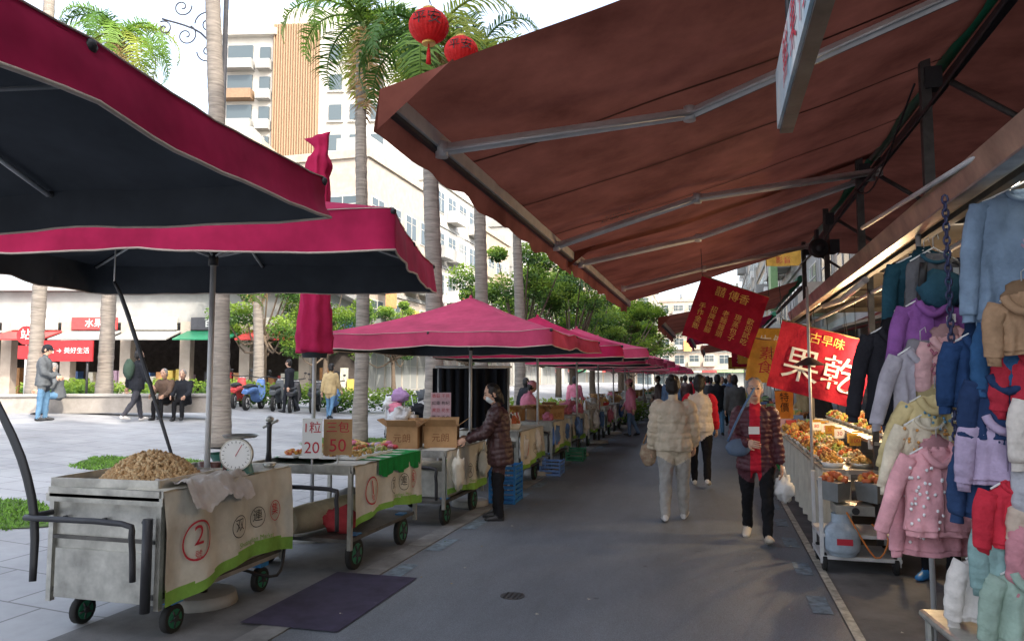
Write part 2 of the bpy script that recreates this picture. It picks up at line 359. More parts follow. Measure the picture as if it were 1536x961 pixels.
B.tube([(1.45,3,2.42),(1.43,7,2.38),(1.45,12,2.43)],.02,alu,rep=4); B.tube([(1.7,3,2.55),(1.6,7,2.48),(1.65,12,2.55)],.01,black,rep=4)
B.tube([(1.3,3,3.3),(1.28,5.2,3.22),(1.3,7.4,3.3),(1.28,9.6,3.2),(1.3,11.9,3.3)],.012,black,rep=5,n=6); B.tube([(1.3,5.2,3.5),(1.25,6.3,3.1),(1.3,7.4,3.35)],.007,black,rep=6,n=5); B.done('stall_canopy_frame')
B=MB(); B.tube([(0,-.1,0),(0,-.05,0),(0,.12,0)],[.09,.11,.05],black,n=16); B.box((0,0,.13),(.03,.06,.16),dkmetal); B.ell((0,-.1,0),(.05,.02,.05),dkmetal); B.box((.16,.0,.02),(.1,.18,.14),dkmetal); B.done('loudspeaker',(1.12,8.6,3.0),.2)
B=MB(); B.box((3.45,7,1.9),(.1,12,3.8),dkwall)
for y in(3.6,4.9,6.2,8.2,9.4,10.6):
    for z in(.5,1.0,1.5,2.0): B.box((3.2,y,z),(.4,1.15,.03),wood)
B.done('shop_back_wall')
cols=[(.5,.05,.05),(.6,.45,.1),(.1,.2,.45),(.6,.58,.5),(.2,.35,.15),(.5,.25,.1),(.45,.3,.4),(.05,.05,.06)]
gm=[mat('goods_%d'%i,c,rough=.5) for i,c in enumerate(cols)]
B=MB()
for y in(3.6,4.9,6.2,8.2,9.4,10.6):
    for z in(.5,1.0,1.5,2.0):
        for k in range(6):
            h=random.uniform(.12,.35); B.box((3.15,y-.5+k*.2,z+.02+h/2),(.2,random.uniform(.1,.18),h),random.choice(gm),rz=random.uniform(-.2,.2))
B.done('shelf_goods',bevel=.008)
B=MB(); B.box((0,0,0),(.05,1.4,.27),rust); 
B.box((-.03,0,0),(.012,1.36,.24),mat('sign_face',(.35,.55,.65),col2=(.7,.7,.65),scale=3,rough=.4))
B.textp('鮮 果 行',.2,redtxt,(-.04,0,-.005),(0,-1,0),(0,0,1)); B.cyl((0,.5,.13),(0,.5,.6),.01,dkmetal); B.cyl((0,-.5,.13),(0,-.5,.5),.01,dkmetal)
B.done('hanging_sign',(.31,2.48,2.74))
tube=mat('tube_light',(1,.93,.8),emit=8,scale=0); bulb=mat('warm_bulb',(1,.7,.35),emit=18,scale=0)
def lamp(x,y,z,p=25,col=(1,.70,.38),r=.05):
    l=bpy.data.lights.new('stall_bulb','POINT'); l.energy=p; l.color=col; l.shadow_soft_size=r; o=bpy.data.objects.new('stall_bulb_light',l); sc.collection.objects.link(o)
    B=MB(); B.ell((0,0,-.03),(.03,.03,.045),bulb,seg=8,rings=6); B.tube([(0,0,.02),(0,0,-.01),(0,0,-.035)],[.02,.07,.12],dkmetal,n=14,caps=False); B.cyl((0,0,.02),(0,0,2.6-z+.02),.004,black,n=5)
    b=B.done('pendant_lamp',(x,y,z)); o.parent=b; o.location=(0,0,-.12)
lamp(1.65,8.0,1.95,80); lamp(1.65,9.6,1.95,70); lamp(1.8,11.3,2.0,60); lamp(1.9,6.2,2.3,18,(1,.85,.65))
B=MB(); B.cyl((0,-.6,0),(0,.6,0),.016,tube); B.box((0,0,.03),(.05,1.22,.02),white); B.done('fluorescent_lamp',(*CW(2.4,3.5),2.52),-.1)
B=MB(); B.cyl((0,0,0),(0,0,2.5),.014,alu); B.tube([(0,0,1.72),(0,0,1.8)],[.16,.02],dkmetal,n=18,caps=False); B.done('lamp_stand',(*CW(2.95,7.35),0))

# banners
def banner(name,X,Y,z,w,h,roll,m,texts,tilt=0,rz=PHI-.1):
    B=MB(); sd=random.random()*9
    def f(x,y,o=0): return Vector((x,-.01-o+.035*math.sin(x*9+sd)*(.5-y/h)+.025*noise.noise(Vector((x*6,y*6,sd)))+.008*noise.noise(Vector((x*16,y*12,sd))),y))
    R=Matrix.Rotation(roll,3,'Y')
    B.sheet(lambda u,v:R@f((u-.5)*w,(v-.5)*h),26,20,m)
    for t,s,x,y,mm in texts: B.text(t,s,mm,lambda a,b:R@f(x+a,y+b,.008))
    for sx in(-1,1):
        p=R@Vector((sx*w/2,0,h/2)); B.cyl(p,p+Vector((0,.1,.5)),.004,black,n=5)
    B.tube([R@Vector((-w/2,0,h/2)),R@Vector((w/2,0,h/2))],.01,wood,n=6)
    B.done(name,(*CW(X,Y),z),rz)
redb=cloth('banner_red',(.33,.016,.035),trans=.12,bump=.6); yelb=cloth('banner_yellow',(.62,.36,.07),trans=.15)
banner('red_banner',2.6,9,2.34,.84,.78,rad(20),redb,[('囍 傳香',.13,0,.26,yeltxt)]+[(t,.085,-.3+k*.15,-.1,yeltxt) for k,t in enumerate(['手\n作\n金\n飯','招\n牌\n豬\n腳','老\n麵\n饅\n頭','現\n蒸\n包\n子','歡\n迎\n試\n吃'])])
banner('dried_fruit_banner',3.17,7.6,1.73,.96,.7,rad(15),redb,[('果乾',.38,0,-.08,whtxt),('古早味',.12,0,.24,yeltxt)])
banner('yellow_banner',3.06,9.0,1.8,.38,.52,rad(8),yelb,[('素\n食',.17,.02,0,redtxt)])
banner('price_sign',3.0,8.2,1.3,.2,.3,0,mat('orange_sign',(.8,.35,.05)),[('特\n價',.11,0,.02,blktxt)])
banner('disc_shop_sign',7.4,20,5.0,.95,.75,0,yelb,[('CD',.4,0,.1,redtxt),('影音',.2,0,-.22,redtxt)])
def roadbanner(name,x,y,z,w,h,m,texts,roll=0):
    banner(name,CA*x+SA*y,-SA*x+CA*y,z,w,h,roll,m,texts)
roadbanner('yellow_banner',1.5,10.4,1.95,.4,.3,yelb,[('腰果',.15,0,0,redtxt)]); roadbanner('red_banner',1.35,11.5,2.1,.5,.4,redb,[('批發',.18,0,0,whtxt)],.1); roadbanner('yellow_banner',2.3,9.6,2.05,.5,.25,yelb,[('核桃 杏仁',.1,0,0,redtxt)]); roadbanner('yellow_banner',2.1,8.3,2.2,.45,.22,yelb,[('芒果乾',.12,0,0,redtxt)])

def heap(B,c,rx,ry,h,r,ms,n,el=1.5):
    for i in range(n):
        a=random.random()*6.283; q=math.sqrt(random.random()); x=rx*q*math.cos(a); y=ry*q*math.sin(a)
        z=h*(1-q*q)*random.uniform(.75,1.05)+r*.6
        R=Euler((random.random()*3,random.random()*3,random.random()*3)).to_matrix()
        B.ell((c[0]+x,c[1]+y,c[2]+z),(r*el,r,r*random.uniform(.7,1)),random.choice(ms),R=R,seg=6,rings=4)
food=[mat('food_%d'%i,c,rough=.55,scale=0) for i,c in enumerate([(.6,.32,.06),(.6,.38,.12),(.35,.14,.04),(.6,.5,.3),(.55,.14,.05),(.3,.35,.08)])]
B=MB()
B.box((1.55,9.4,.74),(1.2,4.0,.04),steel)
B.box((1.75,9.4,1.0),(.7,4.0,.03),steel)
for y in(7.5,9.4,11.3):
    for x in(1.0,2.1): B.box((x,y,.37),(.04,.04,.72),steel)
for y in(7.6,8.5,9.4,10.3,11.2): B.box((1.45,y,.88),(.03,.03,.24),steel)
B.sheet(lambda u,v:Vector((.94-.025*math.sin(u*60)*v,7.42+u*3.95,.75-.62*v)),90,6,wcloth)
B.sheet(lambda u,v:Vector((.94+u*.25,7.4-.02*math.sin(u*30)*v,.75-.66*v)),12,6,wcloth)
B.done('food_counter')
for i in range(16):
    for j in range(2):
        y=7.6+i*.245; x=1.07+j*.25; B=MB()
        B.tube([(0,0,0),(0,0,.045)],[.085,.11],steel if (i+j)%3 else white,n=12); heap(B,(0,0,.035),.085,.085,random.uniform(.04,.11),.017,[food[(i*2+j)%6],food[(i+j)%6]],40); B.done('food_tray',(x,y,.762))
for i in range(15):
    for x in(1.6,1.88):
        y=7.6+i*.26; B=MB(); B.tube([(0,0,0),(0,0,.05)],[.07,.1],steel,n=12); heap(B,(0,0,.04),.08,.08,random.uniform(.04,.09),.018,[food[(i*3+int(x*7))%6],food[(i+3)%6]],30); B.done('food_bowl',(x,y,1.018))
for i in range(12):
    B=MB(); B.box((0,0,.05),(.11,.004,.1),random.choice([yelb,whtxt])); B.textp(random.choice(['50','100','80','30']),.06,redtxt,(0,-.004,.05),(1,0,0),(0,0,1)); B.cyl((0,.004,-.05),(0,.004,.02),.002,black,n=4); B.done('price_tag',(1.22+.3*random.random(),7.65+i*.32,.93),.15)
def wheel(B,c,r,w,rim,ax=(1,0,0)):
    c=Vector(c);ax=Vector(ax); B.tube([c-ax*w/2,c-ax*w*.4,c+ax*w*.4,c+ax*w/2],[r*.9,r,r,r*.9],rubber,n=18)
    B.tube([c-ax*w*.56,c+ax*w*.56],r*.66,rim,n=14); B.cyl(c-ax*w*.8,c+ax*w*.8,r*.22,dkmetal)
    for k in range(5):
        a=k*1.2566; p=ax.orthogonal().normalized(); q=ax.cross(p); d=p*math.cos(a)+q*math.sin(a)
        B.tube([c+ax*w*.6,c+ax*w*.6+d*r*.6],r*.08,dkmetal,n=4)
B=MB()
B.box((0,0,.3),(.62,.5,.03),alu); 
for sx in(-1,1):
    for sy in(-1,1): B.box((sx*.29,sy*.23,.42),(.03,.03,.7),alu); wheel(B,(sx*.27,sy*.2,.075),.075,.035,black)
B.box((0,0,.12),(.62,.5,.03),alu)
for sx in(-1,1):
    B.tube([(sx*.15,0,.56),(sx*.15,0,.72)],[(.12,.2),(.14,.22)],mat('grey_tub',(.2,.21,.21),rough=.4),n=4,smooth=False); heap(B,(sx*.15,0,.7),.1,.14,.05,.03,[food[0],food[4]],24)
B.box((-.02,-.05,.5),(.3,.3,.08),steel); B.cyl((-.02,-.21,.5),(-.02,-.23,.5),.03,black)
B.tube([(.1,-.2,.4),(.2,-.3,.3),(.1,-.3,.15),(-.1,-.28,.5)],.008,mat('hose_orange',(.6,.2,.05)),rep=4,n=6)
B.done('utility_trolley',(1.13,6.95,0),bevel=.006)
B=MB(); gb=mat('gas_blue',(.36,.43,.5),rough=.35,var=.3)
B.tube([(0,0,.0),(0,0,.02),(0,0,.06),(0,0,.2),(0,0,.26),(0,0,.28)],[.1,.11,.14,.14,.09,.04],gb,n=20,rep=3); B.cyl((0,0,.27),(0,0,.32),.025,mat('brass',(.5,.35,.1),metal=.8,rough=.3)); B.tube([(0,0,.26),(0,0,.34)],.08,gb,n=16,caps=False)
B.box((0,-.141,.13),(.12,.004,.05),redtxt); B.done('gas_cylinder',(1.0,6.74,.14))

# ---------------------------------------------------------------- garments
def garment(name,X,Y,z,w,h,col,rz=0,sleeve=None,kind='hoodie',sp=.12,pat=None,lc=None):
    B=MB(); m=cloth('cloth_%s_%.2f%.2f%.2f'%(name,*col),col,scale=7,bscale=45,bump=.6,var=.22); ms=sleeve and cloth('sleeve_%.2f%.2f%.2f'%sleeve,sleeve,bump=.6,bscale=45) or m
    dk=cloth('rib_%.2f%.2f%.2f'%col,tuple(c*.6 for c in col),bump=0)
    hw=w/2; sd=random.random()*50
    B.tube([(0,0,.01),(0,0,-.015),(0,0,-.05),(0,0,-.35*h),(0,0,-.7*h),(0,0,-.92*h),(0,0,-.925*h),(0,0,-h)],
      [(hw*.3,.02),(hw*.5,.026),(hw*.8,.032),(hw*.84,.036),(hw*.88,.04),(hw*.96,.046),(hw*.9,.038),(hw*.88,.036)],m,n=56,xref=(1,0,0),rep=5)
    body=len(B.v)
    if kind!='bag':
        for s in(-1,1):
            l=.78*h; e=Vector((s*(hw*.84+sp*h*random.uniform(.3,1)),-.015,-.06-l)); sh=Vector((s*hw*.74,0,-.045))
            B.tube([sh,sh.lerp(e,.3)+Vector((s*.016,-.01,0)),sh.lerp(e,.7)+Vector((s*.01,-.015,0)),e,e+Vector((0,0,-.004)),e+Vector((0,0,-.045))],[(.045,.028),(.044,.03),(.04,.028),(.037,.027),(.028,.02),(.027,.02)],ms,n=18,rep=5)
    V=B.v; B.v=[]
    for i,p in enumerate(V):
        x,y,zz=p; k=min(1,-zz/h*1.6) if zz<0 else 0
        fold=.03*noise.noise(Vector((x*19+sd,(1 if y>0 else -1)*2,zz*4)))*k+.016*noise.noise(Vector((x*34+sd,y*9,zz*10)))+.008*noise.noise(Vector((x*60,y*20,zz*50+sd)))
        if i>=body: fold=.010*noise.noise(Vector((x*20+sd,y*20,zz*30)))+.006*math.sin(zz*95+sd+x*30)
        B.v.append((x+fold*.3,y+fold*(1 if y>0 else -1)*1.0 if i<body else y+fold,zz+.014*noise.noise(Vector((x*8,sd,0)))*k))
    if kind=='hoodie':
        B.tube([(-.07,-.035,-.01),(-.05,-.045,-.05),(0,-.05,-.08),(.05,-.045,-.05),(.07,-.035,-.01),(.05,.02,.03),(-.05,.02,.03)],[(.02,.018)]*7,m,n=8,rep=3)
        B.ell((0,.01,-.0),(.08,.03,.06),dk,amp=.5); 
        B.tube([(0,-.042,-.1),(0,-.05,-.5*h),(0,-.05,-.93*h)],.0035,dk,n=5)
    else:
        B.tube([(-.07,-.02,0),(-.05,-.035,-.03),(0,-.042,-.045),(.05,-.035,-.03),(.07,-.02,0),(0,.03,.012),(-.07,-.02,0)],[(.011,.009)]*7,ms,n=7,rep=3)
        if random.random()<.4: B.ell((random.uniform(-.04,.04),-.042,-.4*h),(.04,.008,.035),random.choice([gm[1],white,gm[6]]),amp=.6,seg=14)
    if pat:
        pm=cloth('print_%.2f%.2f%.2f'%pat,pat,bump=0)
        for k in range(46):
            x=random.uniform(-.82,.82)*hw; zz=-h*random.uniform(.12,.9); yy=-.042*math.sqrt(max(0,1-(x/hw)**2))-.004; B.ell((x,yy,zz),(.008,.008,.009),pm,seg=7,rings=4,amp=.3)
    if kind=='bag':
        B.ell((0,-.08,-.55*h),(w*.36,.06,h*.3),ms,amp=.15)
        for s in(-1,1): B.tube([(s*.08,-.06,-.05),(s*.11,-.12,-.3*h),(s*.1,-.05,-.8*h)],[(.02,.006)]*3,black,n=6,rep=4)
    B.tube([(-hw*.7,0,-.03),(0,0,.045),(hw*.7,0,-.03)],.005,white,n=5); B.tube([(0,0,.045),(0,0,.1),(.025,0,.12),(.03,0,.09)],.003,alu,n=5)
    B.box((hw*.5,-.055,-.1),(.03,.003,.045),whtxt)
    B.done(name,(*CW(X,Y),z),rz+random.uniform(-.22,.22))
garment('backpack',2.36,4.1,2.28,.36,.36,(.12,.12,.13),kind='bag',sleeve=(.03,.09,.13))
garment('hanging_jacket',2.42,4.3,2.3,.44,.5,(.02,.07,.1))
garment('purple_jacket',2.30,4.05,2.02,.36,.42,(.27,.1,.33),sleeve=(.24,.09,.3),sp=.3)
garment('black_jacket',2.18,4.2,1.88,.36,.55,(.02,.02,.025),sp=.3)
garment('grey_hoodie',2.2,3.98,1.75,.34,.42,(.36,.34,.38),sp=.25)
garment('pink_hoodie',2.3,3.9,1.82,.24,.3,(.6,.36,.36),pat=(.4,.15,.2))
garment('yellow_hoodie',2.22,3.9,1.5,.34,.4,(.58,.47,.24),pat=(.15,.3,.4),sp=.3)
garment('cream_pullover',2.18,3.9,1.38,.35,.36,(.62,.55,.42),pat=(.6,.3,.1),kind='pull',sp=.3)
garment('pink_jacket',2.16,3.8,1.24,.37,.44,(.68,.34,.37),pat=(.8,.8,.8),sp=.3)
garment('pink_jacket',2.2,3.92,1.1,.4,.42,(.62,.3,.34),pat=(.8,.8,.8))
R=[('blue_sweatshirt',2.33,3.3,2.44,.48,.62,(.18,.25,.34),None),('beige_sweatshirt',2.4,3.4,2.1,.44,.45,(.42,.33,.26),None),
('brown_jacket',2.22,3.2,1.96,.24,.26,(.35,.22,.13),None),('navy_jacket',2.27,3.28,1.88,.34,.34,(.03,.10,.22),(.03,.09,.2)),('navy_jacket',2.2,3.45,1.8,.32,.34,(.02,.05,.13),None),('red_jacket',2.31,3.22,1.72,.36,.26,(.42,.03,.05),None),
('navy_hoodie',2.22,3.32,1.62,.34,.32,(.02,.04,.1),None),('white_fleece',2.33,3.18,1.54,.32,.3,(.66,.6,.54),None),('lilac_jacket',2.2,3.34,1.44,.32,.32,(.4,.32,.45),None),
('grey_pullover',2.35,3.18,1.3,.34,.3,(.42,.42,.45),None),('navy_jacket',2.2,3.42,1.28,.3,.32,(.03,.06,.14),None),('red_pullover',2.22,3.28,1.14,.32,.28,(.5,.03,.05),None),('beige_jacket',2.33,3.18,1.12,.36,.3,(.5,.4,.32),None),
('rose_jacket',2.3,3.16,1.0,.34,.3,(.5,.22,.25),None),('sage_pullover',2.2,3.3,.97,.32,.28,(.22,.34,.33),None),('teal_pullover',2.33,3.2,.9,.34,.34,(.12,.24,.3),None),('white_hoodie',2.18,3.4,.8,.34,.3,(.6,.56,.52),None),('green_hoodie',2.22,3.22,.78,.34,.32,(.27,.36,.3),None),('rust_pullover',2.35,3.12,.7,.34,.3,(.4,.15,.08),None)]
for r in R: garment(*r[:7],sleeve=r[7],rz=-.25,kind='hoodie' if 'hoodie' in r[0] or 'jacket' in r[0] else 'pull')
for i in range(18):
    garment('rack_jacket',random.uniform(2.55,3.2),random.uniform(3.7,5.0),random.uniform(1.0,2.4),.38,.5,random.choice([(.05,.06,.1),(.3,.25,.2),(.35,.05,.08),(.12,.15,.2),(.4,.3,.32),(.02,.02,.02)]),kind='pull')
B=MB()
x,y=CW(2.2,3.7)
for k in range(44):
    z=2.5-k*.035; pts=[(x+.014*math.cos(a)*(k%2==0),y+.014*math.cos(a)*(k%2==1),z+.024*math.sin(a)) for a in [j*6.283/8 for j in range(9)]]
    B.tube(pts,.006,mat('blue_chain',(.05,.06,.13),rough=.4,metal=.4),n=5,caps=False)
B.done('display_chain')
B=MB(); 
for X,Y in((2.62,3.5),(2.5,4.5)): 
    x,y=CW(X,Y); B.cyl((x,y,0),(x,y,2.6),.016,alu)
x0,y0=CW(2.1,3.0);x1,y1=CW(2.4,5.0)
B.cyl((x0,y0,2.62),(x1,y1,2.62),.014,alu); B.done('garment_rack')
B=MB(); B.box((0,0,.44),(1.0,.7,.04),steel); 
for sx in(-1,1):
    for sy in(-1,1): B.box((sx*.46,sy*.31,.22),(.04,.04,.42),steel)
for k in range(8): B.box((random.uniform(-.3,.35),random.uniform(-.2,.2),.49+.03*(k%3)),(.26,.2,.05),gm[(k*3)%8],rz=random.random())
B.done('display_table',(*CW(2.45,3.35),0),.1,bevel=.02)

# ---------------------------------------------------------------- people
def hand(B,w,d,up,side,s,m,curl=.5):
    d=d.normalized(); up=(up-d*up.dot(d)).normalized(); a=d.cross(up)*side
    c=w+d*.045*s; R=Matrix((a,d,up)).transposed(); B.ell(c,(.04*s,.05*s,.016*s),m,R=R,seg=10,rings=6)
    for i,(o,l) in enumerate(((-.028,.055),(-.010,.07),(.009,.075),(.027,.068))):
        b=w+d*.08*s+a*o*s; dd=d; P=[b]
        for k,f in enumerate((.45,.3,.25)):
            dd=(dd*math.cos(curl*(.6+.2*k))-up*math.sin(curl*(.6+.2*k))).normalized(); P.append(P[-1]+dd*l*f*s*1.1)
        B.tube(P,[.0085*s,.0082*s,.0075*s,.006*s],m,n=6)
    b=w+d*.03*s+a*.03*s; B.tube([b,b+(a*.7+d*.7)*.03*s-up*.008*s,b+(a*.6+d*1.3)*.04*s-up*.02*s],[.012*s,.0105*s,.008*s],m,n=6)
def person(name,x,y,z,heading,H=1.6,top=None,bot=None,shoe=None,hair=None,pose={},bulk=.012,puffer=0,hairlen=0,shirt=None,sleeve=None,mask=None,cap=None,vox=.0135,legr=1,hem=-.12,build=1,pamp=.012):
    s=H/1.6; hair=hair or hairb; shoe=shoe or black; sleeve=sleeve or top
    lean=pose.get('lean',0); U=Vector((0,math.sin(lean),math.cos(lean))); Fd=Vector((0,math.cos(lean),-math.sin(lean))); X=Vector((1,0,0))
    def T(h,f=0,xx=0): return (U*h+Fd*f+X*xx)*s
    prims=[]
    b=bulk
    prims.append(('top',[T(hem),T(hem+.015),T(.03),T(.15),T(.28),T(.38),T(.44),T(.475)],[((.16+b)*build,.12+b),((.168+b)*build,.125+b),((.160+b)*build,.118+b),((.142+b)*build,.105+b),((.155+b)*build,.115+b),(.158+b,.105+b),(.12+b*.8,.08+b*.7),(.06,.055)],X))
    prims.append(('bot',[T(-.13),T(-.09),T(0),T(.08)],[(.1,.09),(.15,.11),(.155,.11),(.13,.095)],X))
    prims.append(('skin',[T(.43),T(.5,.01),T(.57,.02)],[(.055,.055),(.05,.052),(.05,.055)],X))
    low=0; joints={}
    for sx,key in((-1,'legL'),(1,'legR')):
        a,k,fp=pose.get(key,(0,0,0)); hip=Vector((sx*.085*s,0,-.04*s)); ab=pose.get('splay',.02)
        d1=Vector((sx*ab,math.sin(a),-math.cos(a))).normalized(); kn=hip+d1*.38*s; d2=Vector((sx*ab*.3,math.sin(a-k),-math.cos(a-k))).normalized(); an=kn+d2*.36*s
        q=legr
        prims.append(('bot',[hip+Vector((0,0,.03*s)),hip+d1*.1*s,hip+d1*.25*s,kn],[.085*q,.088*q,.07*q,.058*q],None))
        prims.append(('bot',[kn-d2*.01,kn+d2*.12*s,kn+d2*.28*s,an-d2*.0*s],[.058*q,.057*q,.045*q+.004,.042*q+.006],None))
        fd=Vector((sx*.12,math.cos(fp),math.sin(fp))).normalized(); dn=Vector((0,math.sin(fp),-math.cos(fp)))
        hl=an-fd*.055*s+dn*.035*s; prims.append(('shoe',[hl,hl+fd*.05*s,hl+fd*.14*s-dn*.0*s,hl+fd*.21*s+dn*.008*s,hl+fd*.235*s+dn*.01*s],[(.03,.035),(.038,.044),(.043,.036),(.038,.024),(.02,.014)],X))
        prims.append(('shoe',[an-d2*.02,an+d2*.03*s],[.038,.035],None))
        low=min(low,(hl+dn*.037*s).z,(hl+fd*.21*s+dn*.034*s).z)
    hands=[]
    for sx,key in((-1,'armL'),(1,'armR')):
        f,ab,el,inn=pose.get(key,(0,.12,.25,0)); sh=T(.41,0,sx*(.150+b*.5))
        d1=Vector((sx*math.sin(ab),math.cos(ab)*math.sin(f),-math.cos(ab)*math.cos(f))); elb=sh+d1*.27*s
        f2=f+el; d2=Vector((sx*(math.sin(ab)-inn),math.sin(f2),-math.cos(f2))).normalized(); wr=elb+d2*.225*s
        prims.append(('sleeve',[sh-d1*.015,sh+d1*.08*s,elb],[.056+b*.5,.053+b*.7,.046+b*.6],None))
        prims.append(('sleeve',[elb-d2*.012,elb+d2*.1*s,wr],[.046+b*.6,.044+b*.6,.033+b*.4],None))
        prims.append(('skin',[wr-d2*.03,wr+d2*.02*s],[.024,.022],None))
        hands.append((wr+d2*.012*s,d2,sx)); joints[key]=wr+d2*.07*s
    hy,hp=pose.get('head',(0,0)); HR=Matrix.Rotation(hy,3,'Z')@Matrix.Rotation(-hp-lean*.5,3,'X'); hc=T(.635,.03)+HR@Vector((0,.012*s,0))
    def Hh(x,y,z): return hc+HR@(Vector((x,y,z))*s)
    def he(lab,c,r):
        P=[];Rr=[]
        for i in range(9):
            th=math.pi*i/8; P.append(Hh(c[0],c[1],c[2]-math.cos(th)*r[2])); Rr.append((max(.002,math.sin(th)*r[0]),max(.002,math.sin(th)*r[1])))
        prims.append((lab,P,Rr,HR@X))
    he('skin',(0,0,.015),(.073,.09,.098)); he('skin',(0,.022,-.055),(.052,.062,.06)); prims.append(('skin',[Hh(0,.085,.01),Hh(0,.108,-.025),Hh(0,.09,-.04)],[.008,.014,.01],None))
    for sx in(-1,1): prims.append(('skin',[Hh(sx*.078,-.005,.012),Hh(sx*.08,-.008,-.03)],[(.008,.016),(.007,.012)],None))
    he('hair',(0,-.018,.03),(.084,.094,.1)); he('hair',(0,-.045,-.02),(.078,.062,.075))
    if hairlen>=1: he('hair',(0,-.04,-.03),(.088,.072,.09))
    if hairlen>=2: prims.append(('hair',[Hh(0,-.055,.02),Hh(0,-.085,-.06),Hh(0,-.09,-.16)],[(.07,.05),(.06,.04),(.03,.02)],HR@X))
    if hairlen==-1: he('hair',(0,-.09,.09),(.04,.04,.035))
    if cap: he('cap',(0,-.01,.045),(.088,.1,.085)); prims.append(('cap',[Hh(0,.06,.05),Hh(0,.15,.035)],[(.06,.012),(.045,.007)],HR@X))
    if mask: he('mask',(0,.035,-.045),(.056,.062,.05))
    Q=MB(); dm=black
    for lab,P,r,xr in prims:
        r=[(q,q) if not hasattr(q,'__len__') else q for q in r]; r=[(q[0]*s,q[1]*s) for q in r]
        Q.tube(P,r,dm,n=16,xref=xr,rep=2)
        if lab in('bot','sleeve') :
            for e in(0,-1):
                if lab=='sleeve' and e==-1: continue
                Q.ell(P[e],(r[e][0]*.98,)*3 if len(P)<4 or xr is None else (r[e][0]*.9,r[e][1]*.9,r[e][1]*.5),dm,seg=10,rings=6)
    o=Q.done('tmpbody'); md=o.modifiers.new('r','REMESH'); md.mode='VOXEL'; md.voxel_size=vox; ms=o.modifiers.new('s','SMOOTH'); ms.iterations=3; ms.factor=.5
    dg=bpy.context.evaluated_depsgraph_get(); me=bpy.data.meshes.new_from_object(o.evaluated_get(dg))
    nv=len(me.vertices); co_=np.zeros(nv*3); me.vertices.foreach_get('co',co_); co_=co_.reshape(-1,3); no=np.zeros(nv*3); me.vertices.foreach_get('normal',no); no=no.reshape(-1,3)
    F=[tuple(p.vertices) for p in me.polygons]; om=o.data; bpy.data.objects.remove(o); bpy.data.meshes.remove(om); bpy.data.meshes.remove(me)
    best=np.full(nv,1e9); lab=np.zeros(nv,int); al=np.zeros(nv); names=[]; acc=0
    for L_,P,r,xr in prims:
        if L_ not in names: names.append(L_)
        li=names.index(L_); acc=0
        P=[np.array(p) for p in P]; xv=np.array(xr) if xr is not None else None
        for i in range(len(P)-1):
            d=P[i+1]-P[i]; l2=max(d@d,1e-12); t=np.clip(((co_-P[i])@d)/l2,0,1); pr=P[i]+t[:,None]*d; dv=co_-pr
            def g(q): return (q if hasattr(q,'__len__') else (q,q))
            ra=np.array(g(r[i]))*s; rb=np.array(g(r[i+1]))*s; rr=ra[None]*(1-t[:,None])+rb[None]*t[:,None]
            dist=np.linalg.norm(dv,axis=1)
            if xv is not None:
                cx=np.abs(dv@xv)/np.maximum(dist,1e-6); rad_=1/np.sqrt((cx/rr[:,0])**2+((1-np.minimum(cx,1)**2))/rr[:,1]**2)
            else: rad_=rr.mean(axis=1)
            q=dist-rad_; k=q<best; best[k]=q[k]; lab[k]=li; al[k]=(acc+t*math.sqrt(l2))[k]
            acc+=math.sqrt(l2)
    nm=np.array(names)[lab]; clothv=np.isin(nm,['top','sleeve'])
    if puffer:
        jig=np.array([noise.noise(Vector(a*9)) for a in co_])*.25
        co_[clothv]+=no[clothv]*((np.abs(np.sin(np.pi*(al[clothv]/puffer+jig[clothv])))-.5)*pamp*s)[:,None]
    wv=np.array([noise.noise(Vector((a[0]*14,a[1]*14,a[2]*7)))+.6*noise.noise(Vector((a[0]*30,a[1]*30,a[2]*26))) for a in co_]); cv=np.isin(nm,['top','sleeve','bot']); co_[cv]+=no[cv]*(wv[cv]*.012*s)[:,None]
    hv=nm=='hair'; wh=np.array([noise.noise(Vector(a*45)) for a in co_[hv]]) if hv.any() else np.zeros(0)
    if hv.any(): co_[hv]+=no[hv]*(wh*.008)[:,None]
    M={'top':top,'sleeve':sleeve,'bot':bot,'skin':skin,'shoe':shoe,'hair':hair,'cap':cap,'mask':mask}
    B=MB(); B.v=[tuple(p) for p in co_]; B.f=F; B.sm=[True]*len(F)
    for f in F:
        l=nm[f[0]]; mm=M[l]
        if shirt and l=='top':
            c=co_[f[0]]
            if abs(c[0])<.05*s and c@np.array(Fd)>.03: mm=shirt
        B.m.append(B.mi(mm))
    for (w_,d,sx) in hands: hand(B,w_,d,Vector((sx,0,.2)) if abs(d.x)<.7 else Vector((0,0,1)),1 if sx>0 else -1,s,skin,.55)
    ey=mat('eye_dark',(.01,.008,.006),rough=.2,scale=0); lip=mat('lip',(.35,.1,.09),scale=0)
    for sx in(-1,1):
        B.ell(Hh(sx*.031,.083,.012),(.013*s,.007*s,.007*s),ey,seg=8,rings=5); B.tube([Hh(sx*.048,.075,.035),Hh(sx*.03,.087,.04),Hh(sx*.016,.089,.035)],.0035*s,hair,n=5)
    if not mask: B.tube([Hh(-.022,.08,-.062),Hh(0,.086,-.06),Hh(.022,.08,-.062)],.005*s,lip,n=6)
    ob=B.done(name,(x,y,z-low),heading)
    return ob,joints,-low
maroon=cloth('puffer_maroon',(.075,.02,.03),rough=.5,spec=.4); ivory=cloth('puffer_ivory',(.54,.46,.35),rough=.6); dkp=cloth('trousers_black',(.012,.012,.014)); greyp=cloth('trousers_grey',(.34,.33,.31))
redc=cloth('shirt_red',(.5,.02,.04)); whitec=cloth('vest_white',(.6,.54,.46)); jean=cloth('jeans',(.1,.2,.32)); greyj=cloth('jacket_grey',(.1,.11,.12)); tanc=cloth('jacket_tan',(.45,.34,.18)); blackc=cloth('jacket_black',(.02,.022,.028))
